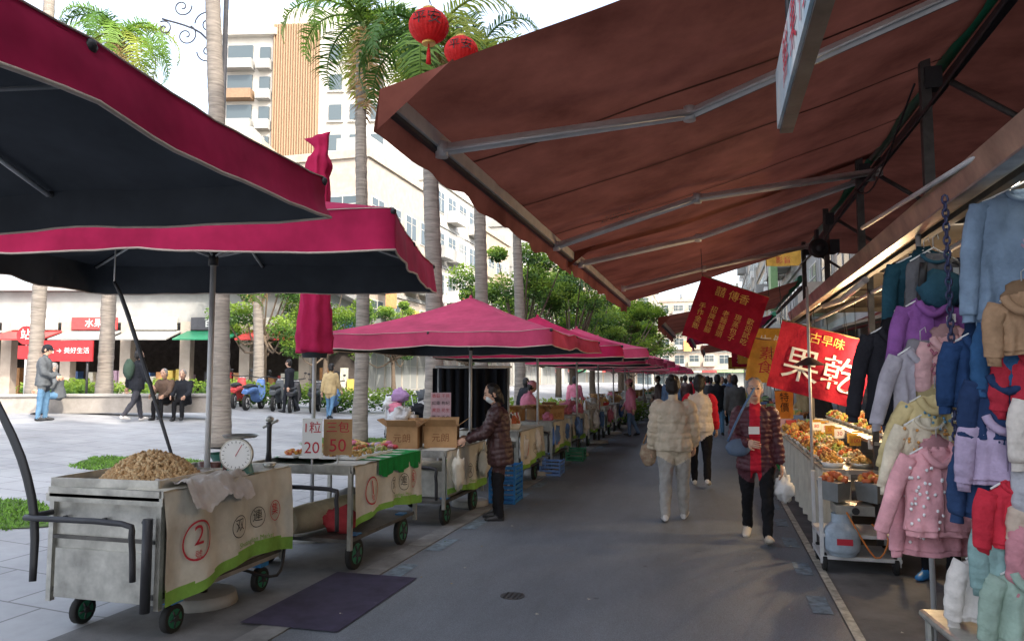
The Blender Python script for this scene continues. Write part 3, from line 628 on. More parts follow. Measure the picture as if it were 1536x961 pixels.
pinkc=cloth('jacket_pink',(.6,.2,.28)); bluec=cloth('jacket_blue',(.12,.2,.35)); brownp=cloth('puffer_brown',(.05,.022,.022),rough=.45,spec=.4); sneaker=mat('sneaker_white',(.6,.58,.56),rough=.6); sneakg=mat('sneaker_beige',(.5,.44,.36),rough=.6); maskm=cloth('mask_white',(.6,.65,.66))
walk=lambda a:{'legL':(a,.12,.15),'legR':(-a,.35,-.25),'armL':(-.3,.12,.25,0),'armR':(.3,.12,.35,0)}
po={'legL':(.30,.1,.25),'legR':(-.2,.3,-.3),'armL':(-.05,.14,.3,0),'armR':(.15,.16,1.35,.85),'head':(.05,-.05)}
ob,J,dz=person('woman_walking_with_bag',.39,7.78,0,math.pi-.05,1.6,maroon,dkp,sneakg,hairg,po,bulk=.018,puffer=.05,shirt=redc,vox=.010,hem=-.14,pamp=.009)
B=MB(); B.ell((0,0,0),(.12,.04,.09),mat('bag_blue',(.09,.13,.2),rough=.6),amp=.15); B.tube([(-.1,0,.06),(.02,-.1,.35),(.16,-.03,.58)],[(.012,.004)]*3,bluec,n=5,rep=4); B.done('shoulder_bag',(.22,7.6,.92),.1)
B=MB(); B.ell((0,0,-.16),(.09,.07,.13),bag_w,amp=.5,seg=18,rings=12); B.tube([(0,0,-.04),(0,0,.06)],[.03,.008],bag_w,n=8); B.done('plastic_bag',(.64,7.72,.68))
B=MB(); B.box((0,0,0),(.1,.01,.07),whtxt); B.done('paper_slip',(.36,7.42,1.1),.2)
po={'legL':(-.12,.2,-.15),'legR':(.18,.05,.1),'armL':(.0,.16,.35,0),'armR':(.1,.14,.6,.1),'head':(-.1,0)}
person('woman_in_ivory_jacket',-.45,8.63,0,0,1.62,ivory,greyp,sneaker,hairb,po,bulk=.042,puffer=.10,hairlen=-1,vox=.010,legr=1.15,hem=-.08,pamp=.012)
B=MB(); B.ell((0,0,-.12),(.1,.05,.13),cloth('tote_cream',(.5,.4,.28),col2=(.2,.12,.08),scale=20),amp=.2); B.tube([(-.06,0,0),(0,0,.14),(.06,0,0)],.008,wood,n=5,rep=3); B.done('tote_bag',(-.74,8.72,.84))
person('woman_in_vest',-.21,11.4,0,0,1.65,whitec,dkp,sneaker,hairb,walk(.28),bulk=.03,sleeve=redc,hairlen=2,vox=.013,hem=-.06,puffer=.12)
po={'legL':(.02,.05,0),'legR':(.1,.12,0),'armL':(.5,.1,.75,.1),'armR':(.6,.1,.6,.1),'head':(.25,.25),'lean':.08}
person('seller_in_brown_jacket',-2.36,8.15,0,rad(105),1.53,brownp,dkp,black,hairb,po,bulk=.03,puffer=.06,hairlen=2,mask=maskm,vox=.010,hem=-.2,pamp=.008)
person('vendor_in_red',2.2,8.75,.12,rad(110),1.62,redc,dkp,black,hairb,{'armL':(.5,.2,.8,.2),'armR':(.5,.2,.9,.2),'head':(.2,.2)},cap=mat('cap_red',(.35,.03,.04)))
person('vendor_in_apron',2.4,10.4,.1,rad(100),1.6,blackc,dkp,black,hairb,{'armL':(.5,.2,.8,.2),'armR':(.5,.2,.9,.2),'head':(.2,.2)},shirt=redc)
person('clothes_vendor',1.7,6.65,0,rad(150),1.6,blackc,dkp,bluep,hairb,{'armL':(.4,.2,.8,.2)},vox=.016)
person('person_crouching',*CW(2.72,4.35),0,rad(-75),1.35,cloth('fleece_cream',(.6,.52,.45)),cloth('trousers_bluegrey',(.16,.2,.28)),sneaker,hairb,{'legL':(1.75,2.3,0),'legR':(1.6,2.2,0),'lean':.5,'armL':(.7,.1,.5,.2),'armR':(.8,.1,.4,.2),'head':(0,.4)},bulk=.03,vox=.013)
def gp(X,Y): 
    x,y=CW(X,Y); return x,y,gz(x)
person('man_in_grey_jacket',*gp(-10.6,16.8),rad(-60),1.72,greyj,jean,black,hairb,{'armL':(.2,.1,1.0,.5),'armR':(.2,.1,1.0,.5),'head':(0,.3),'legL':(.08,.1,0),'legR':(-.05,.05,0)},cap=blackc,vox=.018,bulk=.03)
ob,_,_=person('man_with_backpack',*gp(-9.0,17.8),rad(-20),1.72,blackc,cloth('trousers_dkgrey',(.05,.05,.06)),sneaker,hairb,walk(.3),vox=.018,bulk=.03)
B=MB(); B.ell((0,-.2,.35),(.16,.12,.24),cloth('pack_green',(.05,.08,.06)),amp=.15); o=B.done('backpack_worn',parent=None); o.parent=ob
person('woman_in_tan_jacket',*gp(-5.3,21.7),0,1.6,tanc,jean,black,hairb,walk(.12),vox=.02,bulk=.03,hairlen=1)
person('person_in_black_coat',*gp(-6.9,23),rad(90),1.65,blackc,blackc,black,hairb,walk(.2),vox=.02)
sit={'legL':(1.5,1.5,0),'legR':(1.45,1.45,0),'armL':(.5,.1,.7,.2),'armR':(.5,.1,.7,.2),'lean':.15}
for X,Y,m,h in((-11.2,18.35,greyj,150),(-8.7,18.7,cloth('jacket_brown',(.12,.08,.06)),190),(-8.3,18.8,blackc,200)):
    x,y,z=gp(X,Y); person('person_seated',x,y,z,rad(h),1.62,m,jean if m==greyj else dkp,black,hairg,sit,vox=.02,bulk=.03)
person('vendor_in_pink',-3.6,14.2,0,rad(-60),1.55,pinkc,dkp,black,hairb,{'armL':(.6,.1,.7,.2),'armR':(.6,.1,.7,.2),'lean':.2},vox=.018,bulk=.03,cap=mat('hat_pink',(.6,.25,.3)))
person('vendor_in_pink',-2.2,20.5,0,rad(90),1.55,pinkc,bluec,black,hairb,walk(.1),vox=.02,bulk=.03,cap=mat('hat_pink',(.6,.25,.3)))
for i,(x,y,m,hd) in enumerate(((-.3,24,greyj,180),(-1.2,22,bluec,0),(.3,29,tanc,180),(-.9,31,redc,0),(-1.5,37,whitec,180),(.1,41,blackc,0),(-4.6,15.5,bluec,20),(-4.8,19,blackc,-40),(-4.4,24,pinkc,0),(-1.9,27,brownp,90),(.1,21,blackc,0),(.5,33,pinkc,0),(-.6,35,blackc,0),(.2,46,greyj,0),(1.9,14.5,blackc,90),(2.0,18.5,tanc,80),(-.2,26,whitec,0),(.5,25,bluec,180),(-1.0,28,brownp,10),(.1,37,tanc,180),(-.4,43,redc,0),(-1.2,48,bluec,0),(.5,19.2,greyj,0),(-.1,32,greyj,0))):
    person('shopper',x,y,gz(x),rad(hd),random.uniform(1.55,1.72),m,dkp if i%2 else jean,black,hairb,walk(.22),vox=.022,bulk=.03,hairlen=i%3)

# ---------------------------------------------------------------- carts
def clothfold(y,zd,seed): return .016*math.sin(y*17+seed)*min(1,zd*3)+.02*noise.noise(Vector((y*5,zd*3,seed)))+.005*noise.noise(Vector((y*13,zd*7,seed)))+.03*zd
def cart(name,x,y,W,L,H,num,txt,seed,near=True,body=True,full=False,cf=.62):
    B=MB()
    wr=.09 if full else .13
    for sx in(-1,1):
        for sy in(-1,1):
            B.box((sx*(W/2-.02),sy*(L/2-.02),(H+.2)/2),(.035,.035,H-.2),steel)
            wheel(B,(sx*(W/2-.08),sy*(L/2-.22),wr),wr,.05,greenp); B.box((sx*(W/2-.08),sy*(L/2-.22),wr*2+.02),(.08,.1,.03),bluep)
    B.box((0,0,H-.02),(W,L,.035),steel); B.box((0,0,.27),(W-.04,L-.04,.03),rust)
    for sx in(-1,1): B.box((sx*W/2,0,H+.01),(.02,L,.06),steel)
    for sy in(-1,1): B.box((0,sy*L/2,H+.01),(W-.022,.02,.06),steel)
    B.tube([(-W/2+.03,-L/2,H-.12),(-W/2+.03,-L/2-.16,H-.12),(-W/2+.1,-L/2-.2,H-.12),(W/2-.1,-L/2-.2,H-.12),(W/2-.03,-L/2-.2,H-.2),(W/2-.03,-L/2-.18,H-.45)],.018,dkmetal,n=8,rep=3)
    if full:
        B.box((-.02,0,.53),(W-.03,L-.06,.62),steel); B.box((-.02,-L/2+.018,.38),(W-.16,.02,.3),steel); B.box((0,-L/2,.845),(W+.03,.02,.05),steel); B.box((-.02,-L/2+.02,.6),(W-.05,.03,.02),rust)
        for k in range(3): B.cyl((-.3+.3*k,-L/2-.005,.72),(-.3+.3*k,-L/2+.02,.72),.012,dkmetal)
        B.cyl((W/2-.06,-L/2-.04,.2),(W/2-.06,-L/2-.04,.75),.03,dkmetal)
        B.tube([(W/2-.1,L/2-.4,.2),(W/2+.05,L/2-.2,.12),(W/2+.02,L/2-.05,.3)],.012,black,n=6,rep=4)
    elif body: B.box((0,0,.27+(H-.45)/2),(W-.1,L*.7,H-.5),steel)
    X0=W/2+.025; ch=H*cf
    def f(u,v,off=0):
        yy=-L/2+u*L; zd=v*ch*(1+.08*math.sin(u*5+seed)); return Vector((X0+off+clothfold(yy,zd,seed),yy,H+.03-zd))
    B.sheet(lambda u,v:f(u,v),100,40,wcloth,lambda u,v: gcloth if v>.86+.03*math.sin(u*6) else wcloth)
    B.sheet(lambda u,v:Vector((W/2+.025-u*.3,-L/2+v*L,H+.042+.004*math.sin(v*40))),4,40,wcloth)
    def tf(u0,v0,o=.011): return lambda a,b:f(u0+a/L,v0-b/ch,o)
    def ring(u0,v0,r,m,w=.012):
        n=30; P=[];
        for k in range(n):
            a=k*2*math.pi/n; P.append(tf(u0,v0)(math.cos(a)*r,math.sin(a)*r)); P.append(tf(u0,v0)(math.cos(a)*(r-w),math.sin(a)*(r-w)))
        B.add(P,[(2*k,2*((k+1)%n),2*((k+1)%n)+1,2*k+1) for k in range(n)],m)
    ring(.2,.5,.12,redtxt); B.text(num,.17,redtxt,tf(.2,.46)); B.text('號',.055,redtxt,tf(.2,.64))
    for k,(t,m_) in enumerate(zip(txt,(blktxt,blktxt,redtxt))):
        u=.52+k*.16; ring(u,.56-.03*k,.08,m_,.006); B.text(t,.1,m_,tf(u,.55-.03*k))
    B.text('Shuanglian Market',.055,gcloth,tf(.66,.79))
    return B.done(name,(x,y,0))
def lumpbag(x,y,z,r,m=bag_w):
    B=MB(); B.ell((0,0,r*.7),(r,r*.8,r*.8),m,amp=.7,seg=24,rings=16,fs=8); B.tube([(0,0,r*1.3),(0,0,r*1.7)],[r*.2,r*.35],m,n=7); B.done('plastic_bag',(x,y,z),random.random()*3)
def cardbox(x,y,z,w,d,h,rz=0,open_=True,name='cardboard_box'):
    B=MB(); t=.006
    B.box((0,0,t/2),(w,d,t),card)
    for sx in(-1,1): B.box((sx*(w/2),0,h/2),(t,d,h),card)
    for sy in(-1,1): B.box((0,sy*(d/2),h/2),(w,t,h),card)
    if open_:
        for sx in(-1,1): B.box((sx*(w/2+w*.16),0,h+w*.1),(w*.42,d*.96,t),card,R=Matrix.Rotation(-sx*rad(35),3,'Y'))
        for sy in(-1,1): B.box((0,sy*(d/2+d*.12),h+d*.12),(w*.96,d*.36,t),card,R=Matrix.Rotation(sy*rad(45),3,'X'))
    else: B.box((0,0,h+.004),(w+.01,d+.01,t),card); B.box((0,0,h+.01),(w+.014,.05,.003),mat('tape',(.5,.4,.25),rough=.3))
    B.textp('元朗',.1,mat('brown_print',(.2,.08,.03)),(0,-d/2-.005,h*.45),(1,0,0),(0,0,1)); B.done(name,(x,y,z),rz)
cart('peanut_cart',-3.67,4.53,.85,1.38,.87,'2','双連集',1.3,full=True,cf=.72)
peanut=[mat('peanut_%d'%i,c,rough=.9,scale=60,var=.3) for i,c in enumerate([(.5,.33,.17),(.4,.25,.12),(.54,.39,.22)])]
B=MB(); B.box((0,0,.02),(.78,.66,.012),steel)
for sx in(-1,1): B.box((sx*.39,0,.05),(.01,.66,.07),steel); B.box((0,sx*.33,.05),(.78,.01,.07),steel)
heap(B,(.06,.03,.03),.32,.28,.17,.015,peanut,1700,1.9); B.done('peanut_tray',(-3.72,4.2,.88),.05)
B=MB(); sc1=mat('scale_enamel',(.1,.25,.22),rough=.35)
B.tube([(0,0,0),(0,0,.03),(0,0,.12),(0,0,.22)],[(.11,.09),(.1,.085),(.075,.06),(.06,.05)],sc1,n=14); B.cyl((0,-.05,.15),(0,-.09,.15),.115,steel,n=28); B.cyl((0,-.09,.15),(0,-.093,.15),.105,whtxt,n=28)
for k in range(20):
    a=k*.314; B.box((math.sin(a)*.09,-.095,.15+math.cos(a)*.09),(.003,.002,.014),blktxt,R=Matrix.Rotation(a,3,'Y'))
B.box((.02,-.097,.18),(.004,.002,.09),redtxt,R=Matrix.Rotation(.5,3,'Y')); B.cyl((0,0,.22),(0,0,.27),.02,dkmetal); B.tube([(0,0,.262),(0,0,.265),(0,0,.285)],[.05,.11,.13],steel,n=24,caps=False)
B.done('weighing_scale',(-3.33,4.72,.9),rad(18))
B=MB(); B.tube([(0,0,.0),(0,0,.13)],[.08,.15],mat('green_basin',(.02,.14,.1),rough=.35),n=20,caps=False); B.tube([(0,0,0),(0,0,.01)],.08,greenp,n=20); heap(B,(0,0,.02),.07,.07,.07,.012,peanut,120); B.done('basin',(-3.62,5.0,.89),0)
B=MB(); B.tube([(0,0,0),(0,0,.05)],[.03,.055],steel,n=14); B.done('small_bowl',(-3.3,5.05,.9))
for k in range(3): B=MB(); B.tube([(0,0,0),(0,0,.09)],[.03,.04],mat('cup_brown',(.12,.05,.04),rough=.4),n=14); B.done('paper_cup',(-3.6+.1*k,4.68,.9))
B=MB(); B.sheet(lambda u,v:Vector((u*.44-.16,v*.66-.3,.012+.03*noise.noise(Vector((u*7,v*7,0)))+.02*noise.noise(Vector((u*20,v*20,0)))+(.0 if u<.8 else -.16*(u-.8)/.2)-.03*math.sin(v*9)*max(0,u-.8)*5)),40,40,mat('plastic_sheet',(.5,.47,.44),rough=.3,bump=.4,bscale=30)); B.done('plastic_sheet',(-3.42,4.3,.93),.05)
cart('snack_cart',-3.35,6.25,.98,1.4,.84,'1','双連集',2.6,body=False,cf=.55)
B=MB(); gct=cloth('green_tablecloth',(.015,.22,.05))
B.sheet(lambda u,v:Vector((-.5+u*1.04+(.0),-.25+v*.95,.012+.006*noise.noise(Vector((u*9,v*9,0))))),20,20,gct)
B.sheet(lambda u,v:Vector((.54+.012*math.sin(v*50)*u,-.25+v*.95,.01-.12*u-.04*math.sin(v*9)**2*u)),5,40,gct); B.done('green_tablecloth',(-3.35,6.2,.872))
for i in range(12):
    B=MB(); B.box((0,0,.012),(.16,.2,.02),white); heap(B,(0,0,.022),.06,.08,.03,.016,[food[i%6],food[(i+4)%6]],26); B.done('snack_pack',(-3.7+.2*(i%4)+.02,6.0+.26*(i//4),.886),random.uniform(-.2,.2))
B=MB(); B.tube([(-.45,0,0),(-.2,0,0),(.3,0,0),(.45,0,0)],[.1,.12,.12,.1],cloth('roll_mat',(.5,.42,.28)),n=16,rep=3); B.done('rolled_mat',(-3.3,5.9,.42),rad(80))
B=MB(); B.ell((0,0,.1),(.16,.12,.1),cloth('bundle_red',(.4,.05,.06)),amp=.4,seg=16,rings=10); B.done('cloth_bundle',(-3.1,5.8,.29))
B=MB(); B.ell((0,0,.12),(.2,.2,.12),cloth('bundle_grey',(.25,.24,.23)),amp=.5,seg=18,rings=12); B.done('cloth_bundle',(-3.4,6.6,.29))
def sign(name,x,y,z,w,h,lines,m=whtxt,rz=PHI,post=0):
    B=MB(); B.box((0,0,h/2),(w,.008,h),m)
    n=len(lines)
    for i,(t,s_,mm) in enumerate(lines): B.textp(t,s_,mm,(0,-.007,h*(1-(i+.5)/n)),(1,0,0),(0,0,1))
    if post: B.cyl((0,.012,-post),(0,.012,h*.5),.008,alu)
    B.done(name,(x,y,z),rz)
sign('price_board',*CW(-1.62,6.05),.95,.16,.32,[('1粒',.1,redtxt),('20',.13,redtxt)],post=.1)
sign('price_board',*CW(-1.47,6.3),.95,.24,.3,[('三包',.1,redtxt),('50',.15,redtxt)],m=card,post=.1)
sign('menu_board',*CW(-.85,8.9),1.08,.24,.34,[('香菇 干貝',.05,redtxt),('紅棗 枸杞',.05,blktxt),('黑豆 花生',.05,redtxt),('蓮子 百合',.05,blktxt)],m=mat('sign_pink',(.65,.45,.5)),post=.35)
B=MB(); 
for k in range(30):
    B.ell((random.uniform(-.3,.3),random.uniform(-.15,.15),.03+random.random()*.04),(.04,.025,.025),random.choice([gm[0],gm[6],food[1],pinkc]),seg=7,rings=5)
B.done('candy_pile',(-3.3,6.85,.88))
B=MB(); B.tube([(0,0,0),(0,0,.1),(0,0,.3),(0,0,.34)],[.03,.02,.02,.03],dkmetal,n=8); B.cyl((-.06,0,.3),(.08,0,.36),.012,steel); B.ell((0,0,.37),(.035,.035,.03),steel); B.done('hand_press',(*CW(-2.05,6.3),.88))
cart('dry_goods_cart',-3.25,8.2,.95,1.4,.78,'4','双連集',4.1)
cardbox(-3.35,7.75,.82,.34,.3,.24,.2); cardbox(-2.98,7.95,.82,.36,.32,.24,.25); cardbox(-3.5,8.4,.82,.3,.3,.2,.1)
lumpbag(-3.15,8.5,.82,.16); lumpbag(-3.5,8.0,1.03,.14)
for y in (7.65,8.6): 
    B=MB(); B.ell((0,0,-.2),(.06,.12,.17),wcloth,amp=.5,seg=18,rings=12); B.tube([(0,0,-.06),(0,0,.05)],[.03,.006],wcloth,n=7); B.done('cloth_sack',(-2.68,y,.78))
for i,s in enumerate([10.9,13.2,15.5,17.8,20.2,22.6,25,28,31,34,38,42,46]):
    cart('market_cart',-3.2+random.uniform(-.06,.06),s,.95,1.5,.8,str(5+i),'双連集',i*1.7+.5)
    for k in range(9 if i<6 else 3):
        xx=-3.2+random.uniform(-.38,.38); yy=s+random.uniform(-.65,.65); t=random.random()
        if t<.25: cardbox(xx,yy,.83,.3,.26,.2,random.random(),random.random()<.5)
        elif t<.5: lumpbag(xx,yy,.83,random.uniform(.09,.17),random.choice([bag_w,pinkc,gm[1],bag_w]))
        elif t<.75:
            B=MB(); B.tube([(0,0,0),(0,0,.1)],[(.12,.12),(.17,.17)],random.choice([steel,greenp,gm[0],white]),n=16,caps=True); heap(B,(0,0,.09),.13,.13,.1,.03,[random.choice(food),random.choice(food)],30); B.done('produce_basin',(xx,yy,.825))
        else:
            B=MB(); m_=random.choice(gm)
            for a in range(3):
                for b_ in range(3): B.tube([(a*.09,b_*.09,0),(a*.09,b_*.09,.16),(a*.09,b_*.09,.2),(a*.09,b_*.09,.24)],[.036,.036,.015,.015],m_ if (a+b_)%2 else bag_w,n=8)
            B.done('bottle_group',(xx,yy,.825))
    if i<6:
        for q in(-.5,.35):
            B=MB(); B.ell((0,0,-.2),(.07,.13,.18),random.choice([bag_w,pinkc,bag_w,gm[2]]),amp=.6,seg=18,rings=12); B.tube([(0,0,-.06),(0,0,.05)],[.03,.006],bag_w,n=7); B.done('hanging_bag',(-2.66,s+q,.8))
def crate(x,y,z,m=bluep):
    B=MB(); 
    for k in range(4):
        for sx in(-1,1): B.box((sx*.16,0,.03+k*.06),(.012,.46,.035),m); B.box((0,sx*.23,.03+k*.06),(.31,.012,.035),m)
    for sx in(-1,1):
        for sy in(-1,1): B.box((sx*.16,sy*.23,.12),(.025,.025,.25),m)
    B.box((0,0,.01),(.32,.46,.012),m); B.done('plastic_crate',(x,y,z),.05)
crate(-2.62,9.35,0); crate(-2.62,9.35,.25); crate(-2.6,12.1,0,gm[2]); crate(-2.6,14.3,0,greenp)
B=MB(); B.cyl((-.55,0,1.75),(.55,0,1.75),.015,alu); B.cyl((-.5,0,0),(-.5,0,1.75),.015,alu); B.cyl((.5,0,0),(.5,0,1.75),.015,alu)
for k in range(7): 
    B.sheet(lambda u,v:Vector((-.5+k*.15+(u-.5)*.17,.05*math.sin(u*6+k)+random.uniform(-.005,.005),1.73-.85*v)),8,8,blackc)
B.done('clothes_rail',(*CW(-.55,10.6),0),PHI)
def trolley(X,Y,ms):
    x,y,z=gp(X,Y); B=MB(); 
    for sx in(-1,1):
        wheel(B,(sx*.22,.1,.1),.1,.04,black); wheel(B,(sx*.18,-.2,.06),.06,.03,black); B.tube([(sx*.22,.1,.1),(sx*.22,-.15,.6),(sx*.22,.25,1.0)],.012,alu,n=6); B.tube([(sx*.2,-.2,.06),(sx*.2,.1,.7)],.012,alu,n=6)
    B.cyl((-.22,.25,1.0),(.22,.25,1.0),.015,black)
    for k in range(5): B.ell((random.uniform(-.14,.14),random.uniform(-.1,.1),.35+k*.16),(.2,.16,.15),random.choice(ms),amp=.6,seg=14,rings=10)
    B.done('loaded_stroller',(x,y,z),random.random())
trolley(-2.75,17.5,[bag_w,pinkc,cloth('lilac',(.4,.25,.45)),whitec]); trolley(-2.2,18.2,[blackc,bag_w,greyj])
def scooter(x,y,z,rz,m):
    B=MB()
    for yy in(-.6,.62): wheel(B,(0,yy,.24),.24,.1,alu)
    B.tube([(0,-.75,.55),(0,-.4,.62),(0,0,.6),(0,.1,.35),(0,.35,.3),(0,.45,.5),(0,.55,.95)],[(.1,.06),(.16,.14),(.15,.14),(.14,.08),(.14,.06),(.2,.06),(.12,.06)],m,n=12,xref=(1,0,0),rep=3)
    B.tube([(0,-.7,.72),(0,-.3,.76),(0,.05,.72)],[(.1,.04),(.15,.06),(.12,.04)],black,n=10,xref=(1,0,0),rep=3); B.tube([(-.32,.45,1.05),(0,.52,1.0),(.32,.45,1.05)],.02,black,n=6)
    B.tube([(0,.55,.95),(0,.62,.24)],.03,dkmetal,n=6); B.ell((0,.6,.95),(.09,.05,.07),white)
    for sx in(-1,1): B.tube([(sx*.25,.48,1.05),(sx*.3,.5,1.2)],.006,black,n=5); B.ell((sx*.3,.5,1.22),(.05,.015,.035),black,seg=8,rings=5)
    B.done('scooter',(x,y,z),rz)
for k in range(7):
    x,y,z=gp(-9.4+k*.62+0,23.5+.3*(k%2)); scooter(x,y,z,rad(20+random.uniform(-8,8)),random.choice([gm[0],greyj,dkmetal,gm[2],greyj]))

# ---------------------------------------------------------------- plaza furniture
stone=mat('stone_bench',(.3,.275,.25),rough=.85,scale=5)
B=MB(); P=[CW(-16.5,17.2),CW(-14.5,18.2),CW(-12,18.9),CW(-9.5,19.3),CW(-7.5,19.4)]
for i in range(4):
    a=Vector((*P[i],0));b=Vector((*P[i+1],0)); c=(a+b)/2; d=b-a; an=math.atan2(d.y,d.x)
    B.box((c.x,c.y,.71+.2),(d.length+.02,.5,.42),stone,rz=an); B.box((c.x,c.y,.71+.44),(d.length+.04,.6,.06),concrete,rz=an)
B.done('stone_bench')
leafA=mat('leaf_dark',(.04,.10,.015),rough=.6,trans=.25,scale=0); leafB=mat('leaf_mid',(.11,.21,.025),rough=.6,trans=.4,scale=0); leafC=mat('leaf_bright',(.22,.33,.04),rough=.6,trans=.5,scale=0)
def leafmass(B,clumps,n,ls,ms=None):
    ms=ms or (leafA,leafB,leafC); per=max(1,n//len(clumps)); VV={m:[] for m in ms}
    for (c,r) in clumps:
        c=Vector(c)
        for i in range(per):
            d=Vector((random.gauss(0,1),random.gauss(0,1),random.gauss(0,1))).normalized(); q=r*random.random()**.4; p=c+Vector((d.x*q,d.y*q,d.z*q*.75))
            a=Vector((random.gauss(0,1),random.gauss(0,1),random.gauss(0,.6))).normalized()*ls*random.uniform(.6,1.3); b=a.orthogonal().normalized()*a.length*.5
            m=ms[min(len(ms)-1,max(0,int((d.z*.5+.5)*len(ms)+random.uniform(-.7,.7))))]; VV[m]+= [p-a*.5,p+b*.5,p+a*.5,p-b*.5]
    for m,V in VV.items(): B.add(V,[(k,k+1,k+2,k+3) for k in range(0,len(V),4)],m)
bark=mat('bark',(.12,.09,.065),rough=.95)
def tree_mesh(seed,h=7,cr=2.8,n=13000,ls=.15):
    random.seed(seed); B=MB(); B.tube([(0,0,0),(.1,0,h*.2),(0,.1,h*.42)],[.2,.15,.13],bark,n=10,rep=3); cl=[]
    for i in range(19):
        a=i*2.4; rr=cr*random.uniform(.35,1.05); z=h*random.uniform(.4,.95); rr*= (1-.5*max(0,(z/h-.7)/.3)); p=Vector((rr*math.cos(a),rr*math.sin(a),z))
        B.tube([(0,.1,h*random.uniform(.3,.42)),p*.5+Vector((0,0,z*.15)),p],[.07,.045,.015],bark,n=6,rep=3); cl.append((p,random.uniform(.45,1.1)*cr*.34)); 
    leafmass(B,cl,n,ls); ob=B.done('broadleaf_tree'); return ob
trees=[tree_mesh(1),tree_mesh(2),tree_mesh(3)]
tp=[CW(0.3,30),CW(2.6,33),CW(-11.5,34)]
for t,p in zip(trees,tp): t.location=(*p,gz(p[0]))
def addtree(p,s=1):
    k=random.randrange(3); o=bpy.data.objects.new('broadleaf_tree',trees[k].data); sc.collection.objects.link(o); o.location=(p[0],p[1],gz(p[0])); o.rotation_euler=(0,0,random.random()*6); o.scale=(s,s,s*random.uniform(.9,1.1))
for X,Y,s in((4.2,38,1),(6.5,44,1),(7.5,50,.9),(9,58,1.1),(-8.5,34,.75),(-7,44,.8),(-2.5,42,.8),(3,48,1.1),(11,70,1.2),(13,80,1.3)): addtree(CW(X,Y),s)
random.seed(11)
B=MB(); cl=[]
for i in range(46):
    X=-16+i*.45; x,y=CW(X,24.9+.8*math.sin(i)); cl.append(((x,y,gz(x)+.45),.55))
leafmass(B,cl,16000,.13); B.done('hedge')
ptr=mat('palm_trunk',(.22,.195,.17),rough=.95,bump=.7,bscale=9,stretch=(1,1,9),var=.4,scale=3); pgr=mat('crownshaft',(.14,.2,.06),rough=.5)
pl=[mat('palm_leaf_a',(.06,.14,.02),rough=.5,trans=.3,scale=0),mat('palm_leaf_b',(.14,.26,.035),rough=.5,trans=.45,scale=0),mat('palm_leaf_c',(.3,.36,.06),rough=.5,trans=.5,scale=0)]; pdry=mat('palm_dry',(.3,.2,.1),rough=.9,scale=0)
def palm(x,y,h,r,lean=(0,0),nf=18,fl=2.3,name='palm_tree'):
    B=MB(); n=int(h/.13); P=[];Rr=[]
    for i in range(n+1):
        t=i/n; P.append((lean[0]*(1-t)+.05*math.sin(t*5),lean[1]*(1-t)+.04*math.sin(t*4+1),h*t)); Rr.append(r*(1.15-.35*t if t>.1 else 1.15+.3*(.1-t)*10)*(1+.06*(i%2)+.05*random.random()))
    B.tube(P,Rr,ptr,n=14); B.tube([(0,0,h),(0,0,h+.3),(0,0,h+.9)],[r*.85,r*.8,r*.3],pgr,n=12,rep=2)
    for i in range(nf):
        az=i*2.399+random.uniform(-.2,.2); el=rad(random.uniform(-5,75)) if i<nf-3 else rad(-55); L=fl*random.uniform(.85,1.15); d=Vector((math.cos(az),math.sin(az),0)); p=Vector((0,0,h+.6)); e=el; pts=[p.copy()]; N=12
        for k in range(N):
            e-=rad(7.5)*(1+k*.09)*(1.2 if el>0 else .6); p=p+(d*math.cos(e)+Vector((0,0,math.sin(e))))*L/N; pts.append(p.copy())
        m=random.choice(pl) if i<nf-2 else pdry
        B.tube(pts,[.03*(1-k/(N+1))+.004 for k in range(N+1)],m,n=5); side=d.cross(Vector((0,0,1)))
        V=[];F=[]
        for k in range(2,46):
            t=k/46; q=t*N; i0=int(q); pp=pts[i0].lerp(pts[min(i0+1,N)],q-i0); tn=(pts[min(i0+1,N)]-pts[i0]).normalized(); ll=.62*math.sin(math.pi*min(1,t*.86+.12))**.7*random.uniform(.7,1.1)*fl/2.3
            for sx in(-1,1):
                dr=(side*sx*.9+tn*random.uniform(.3,.6)+Vector((0,0,random.uniform(-.15,.4)))).normalized(); mid=pp+dr*ll*.5; tip=pp+dr*ll*.95+Vector((0,0,-.32*ll)); wv=tn*.017; kk=len(V)
                V+= [pp-wv,pp+wv,mid+wv*1.1,mid-wv*1.1,tip]; F+= [(kk,kk+1,kk+2,kk+3),(kk+3,kk+2,kk+4)]
        B.add(V,F,m)
    B.done(name,(x,y,gz(x)))
palm(*CW(-6.0,14),12.5,.15,lean=(.5,.1))
palm(*CW(-3.3,16),8.7,.13,fl=2.4,nf=20); palm(*CW(-1.42,13),7.0,.145,fl=2.1,nf=20); palm(*CW(-.82,18.5),9.3,.15,fl=2.3,nf=20)
palm(*CW(-11.3,20.5),10.0,.17,fl=2.2,nf=20); palm(*CW(-12.6,19.5),14,.15); palm(*CW(-14.3,26),7,.17)
palm(*CW(.2,23),7.5,.15); palm(*CW(-9.3,27),5,.17)

